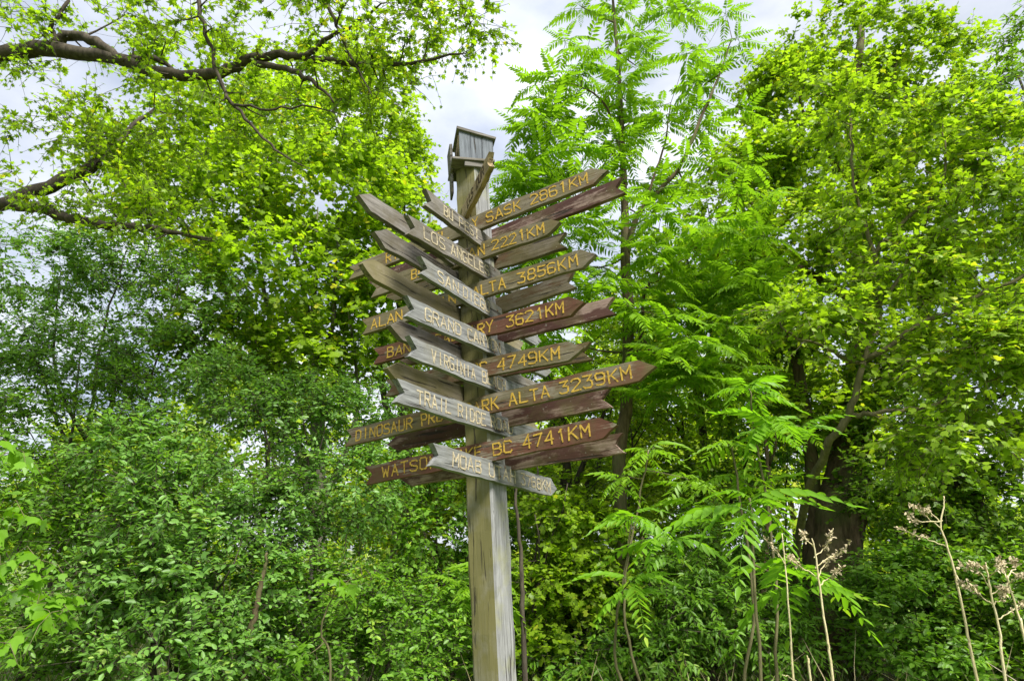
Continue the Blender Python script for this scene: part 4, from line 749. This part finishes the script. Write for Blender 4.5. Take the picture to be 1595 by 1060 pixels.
# --- bright box elder sprays and a vine, each leaf on its own
def leaf_plant(name, label, cat, base, limbs, C, leaf, lmat, bmat, size, seed, nl=6, ntw=3, R=.16, limit=300, droop=.6):
    rng = np.random.default_rng(seed); e = empty(name, base, label, cat); base = np.asarray(base, float); C = np.asarray(C)
    LB = [spline(p, r, 5, .006, rng) for p, r in limbs]; tb = Tubes()
    for p, r in LB: tb.add(p-base, r, 7)
    for p, r in grow(C, LB, rng, .004, .15, .01): tb.add(p-base, r, 5, cap=False)
    O = unit(np.array([.6, -.5, 0])+rng.normal(0, .5, C.shape)); pos, X, N, sz, sh, (b0, m, t) = sprays(C, O, rng, np.full(len(C), R), nl, ntw, size, droop, .1, .4)
    for q in range(len(b0)): tb.add(np.array([b0[q], m[q]*.9+.1*t[q], t[q]])-base, [.003, .0022, .0012], 3, cap=False)
    link('stem', tb.mesh('stem'), bmat, e)
    vm = []
    for k in range(4):
        v = leaf[0].copy(); v[:, 2] += rng.normal(0, .02, len(v)); v[:, 2] -= .1*k*v[:, 0]**2; m_ = tri_mesh('leaf', v, leaf[1], np.full(len(leaf[1]), .3+.12*k)); m_.materials.append(lmat); vm.append(m_)
    X = unit(X); Z = unit(N-X*(N*X).sum(-1, keepdims=True)); Y = np.cross(Z, X)
    for i in range(min(limit, len(pos))):
        o = bpy.data.objects.new('leaf', vm[i % 4]); COL.objects.link(o); o.parent = e; s = sz[i]; q = pos[i]-base
        o.matrix_local = Matrix(((X[i,0]*s, Y[i,0]*s, Z[i,0]*s, q[0]), (X[i,1]*s, Y[i,1]*s, Z[i,1]*s, q[1]), (X[i,2]*s, Y[i,2]*s, Z[i,2]*s, q[2]), (0, 0, 0, 1)))
    return e
rr = np.random.default_rng(71); b = gpt(-30, 4.4)
C = scat(rr, -40, 60, 690, 760, 4.2, 4.6, 4)+scat(rr, -40, 70, 800, 920, 4.2, 4.6, 9)+scat(rr, -30, 105, 920, 985, 4.1, 4.5, 7)
leaf_plant('box_elder_sapling', 'bright yellow green box elder sapling at the left edge', 'sapling', b, [([b, P(-60, 980, 4.4), P(-50, 850, 4.4), P(-30, 720, 4.4)], [.025, .022, .018, .008])], C, LEAF_TRI, G_BRT, BARK_O, .105, 72, nl=6, ntw=2, R=.2)
rr = np.random.default_rng(73); b = gpt(520, 5.4)
C = scat(rr, 480, 555, 900, 945, 5.3, 5.5, 4)+scat(rr, 465, 500, 985, 1030, 5.3, 5.5, 2)
leaf_plant('grape_vine', 'wild vine with large bright leaves climbing in the shrubs', 'vine', b, [([b, P(515, 1040, 5.45), P(500, 980, 5.4), P(520, 920, 5.4)], [.012, .010, .008, .004])], C, LEAF_MAPLE, G_BRT, BARK_O, .12, 74, nl=4, ntw=1, R=.16)

# --- bare stems and thin trunks in the undergrowth
for k, (pts, r, lab) in enumerate((
   ([(372, 1120), (388, 1000), (400, 940), (411, 890), (416, 860)], .036, 'leaning brown stem among the left shrubs'),
   ([(818, 1100), (815, 980), (812, 880), (806, 800), (800, 700), (790, 600)], .03, 'straight orange brown stem close behind the post'),
   ([(1180, 1040), (1188, 940), (1194, 840), (1200, 760), (1190, 660), (1200, 560)], .06, 'pale brown trunk left of the massive maple trunk'),
   ([(985, 1040), (980, 960), (984, 880), (978, 800), (985, 700), (975, 620)], .035, 'dark stem in the bush below the pinnate saplings'),
   ([(830, 1040), (836, 960), (832, 880), (842, 800), (836, 700), (850, 620)], .022, 'thin dark stem beside the orange brown stem'))):
    Y = (5.4, 6.6, 9.0, 8.9, 7.6)[k]; rr = np.random.default_rng(80+k); p0 = P(*pts[0], Y); b = np.array([p0[0], Y, gz(p0[0], Y)-.05])
    tb = Tubes(); q, ra = spline([b]+[P(x, y, Y) for x, y in pts[1:]], np.linspace(r, r*.25, len(pts)), 6, .006, rr); tb.add(q-b, ra, 9)
    for j in range(0 if k == 0 else 4):
        i = int(rr.integers(len(q)//2, len(q))); d = unit([rr.normal(), rr.normal()*.5, rr.uniform(.4, 1.2)]); l = rr.uniform(.3, .8); tb.add(np.array([q[i], q[i]+d*l*.5+rr.normal(0, .03, 3), q[i]+d*l])-b, [r*.4, r*.25, .004], 5)
    o = link('bare_stem', tb.mesh('bare_stem'), BARK_B if k in (0, 2) else BARK_D); o.location = b; o['label'] = lab; o['category'] = 'stem'; o['group'] = 'bare stems in the undergrowth'

# --- dry weed stalks at the lower right
def stalk(label, pts, Y, branches, seed, r=.006, head=True):
    rr = np.random.default_rng(seed); base = P(*pts[0], Y); dirn = P(*pts[1], Y)-base; k = (base[2]-gz(base[0], Y)+.05)/max(dirn[2], .01)
    b = base-dirn*k*np.array([.6, .6, 1]); e = empty('dry_weed', b, label, 'weed', 'dry weed stalks')
    q, ra = spline([b]+[P(x, y, Y) for x, y in pts], np.linspace(r*1.15, r*.45, len(pts)+1), 6, .001, rr); tb = Tubes(); tb.add(q-b, ra, 8)
    link('stem', tb.mesh('stem'), STRAW, e)
    for br in branches:
        p = np.array([P(x, y, Y+(0 if i == 0 else rr.normal(0, .05))) for i, (x, y) in enumerate(br)]); s, ra = spline(p, [r*.5, r*.26], 5, .003, rr)
        tb = Tubes(); tb.add(s-b, ra, 6); o = link('branch', tb.mesh('branch'), STRAW, e)
        if head:                              # shrivelled flower remains along the outer half of the branch
            n = 46; t = rr.uniform(.5, 1.0, n); c = s[(t*(len(s)-1)).astype(int)]-b+rr.normal(0, .006, (n, 3))
            V, F, kf = place(LEAF_OVAL, c, rr.normal(size=(n, 3)), rr.normal(size=(n, 3)), rr.uniform(.008, .026, n)); hd = link('seed_head', tri_mesh('seed_head', V, F), STRAWH, o)
stalk('dry weed stalk with forked bare tips before the massive maple trunk', [(1298, 1060), (1288, 990), (1275, 900), (1268, 850), (1264, 838)], 3.3, [[(1270, 897), (1245, 880), (1228, 868)], [(1276, 912), (1295, 895), (1314, 880)], [(1270, 885), (1290, 868), (1310, 858), (1326, 842)], [(1268, 868), (1285, 852), (1298, 822)], [(1266, 850), (1255, 838), (1248, 826)], [(1272, 900), (1285, 878), (1300, 862)]], 901)
stalk('thin pale weed stalk with a drooping woolly head', [(1236, 1060), (1231, 980), (1224, 890), (1218, 830)], 3.5, [[(1224, 880), (1210, 858), (1189, 834)], [(1222, 862), (1232, 868), (1238, 872)]], 902, r=.0055)
stalk('tall dry weed stalk bent over with a feathery grey head', [(1522, 1060), (1508, 990), (1490, 905), (1476, 852), (1465, 818), (1470, 790), (1470, 772)], 3.2, [[(1476, 852), (1440, 838), (1392, 820)], [(1465, 822), (1440, 800), (1415, 782)], [(1466, 815), (1450, 798), (1440, 790)], [(1468, 810), (1430, 812), (1410, 800)], [(1486, 895), (1500, 908), (1506, 915)]], 903)
stalk('dry weed stalk with many curled side branches at the right edge', [(1566, 1060), (1558, 990), (1545, 930), (1538, 890), (1535, 875)], 3.1, [[(1545, 940), (1525, 925), (1505, 905)], [(1541, 915), (1522, 890), (1492, 878)], [(1546, 945), (1560, 930), (1570, 915)], [(1552, 964), (1578, 950), (1594, 936)], [(1540, 900), (1555, 885), (1566, 880)], [(1538, 892), (1528, 882), (1512, 880)], [(1543, 925), (1558, 918), (1572, 912)]], 904)
stalk('leaning dry weed stalk with a tangled brown top at the right edge', [(1600, 1010), (1590, 970), (1576, 925), (1568, 895)], 3.0, [[(1572, 908), (1585, 898), (1596, 895)], [(1570, 900), (1580, 880), (1580, 872)], [(1570, 905), (1560, 880), (1556, 870)]], 905)
stalk('short broken dry stalk with few tips beside the thin pale stalk', [(1263, 1060), (1260, 1035), (1257, 1020)], 3.4, [[(1240, 1060), (1228, 1052), (1218, 1050)]], 906, r=.006, head=False)
print('tris', sum(len(m.polygons) for m in bpy.data.meshes))
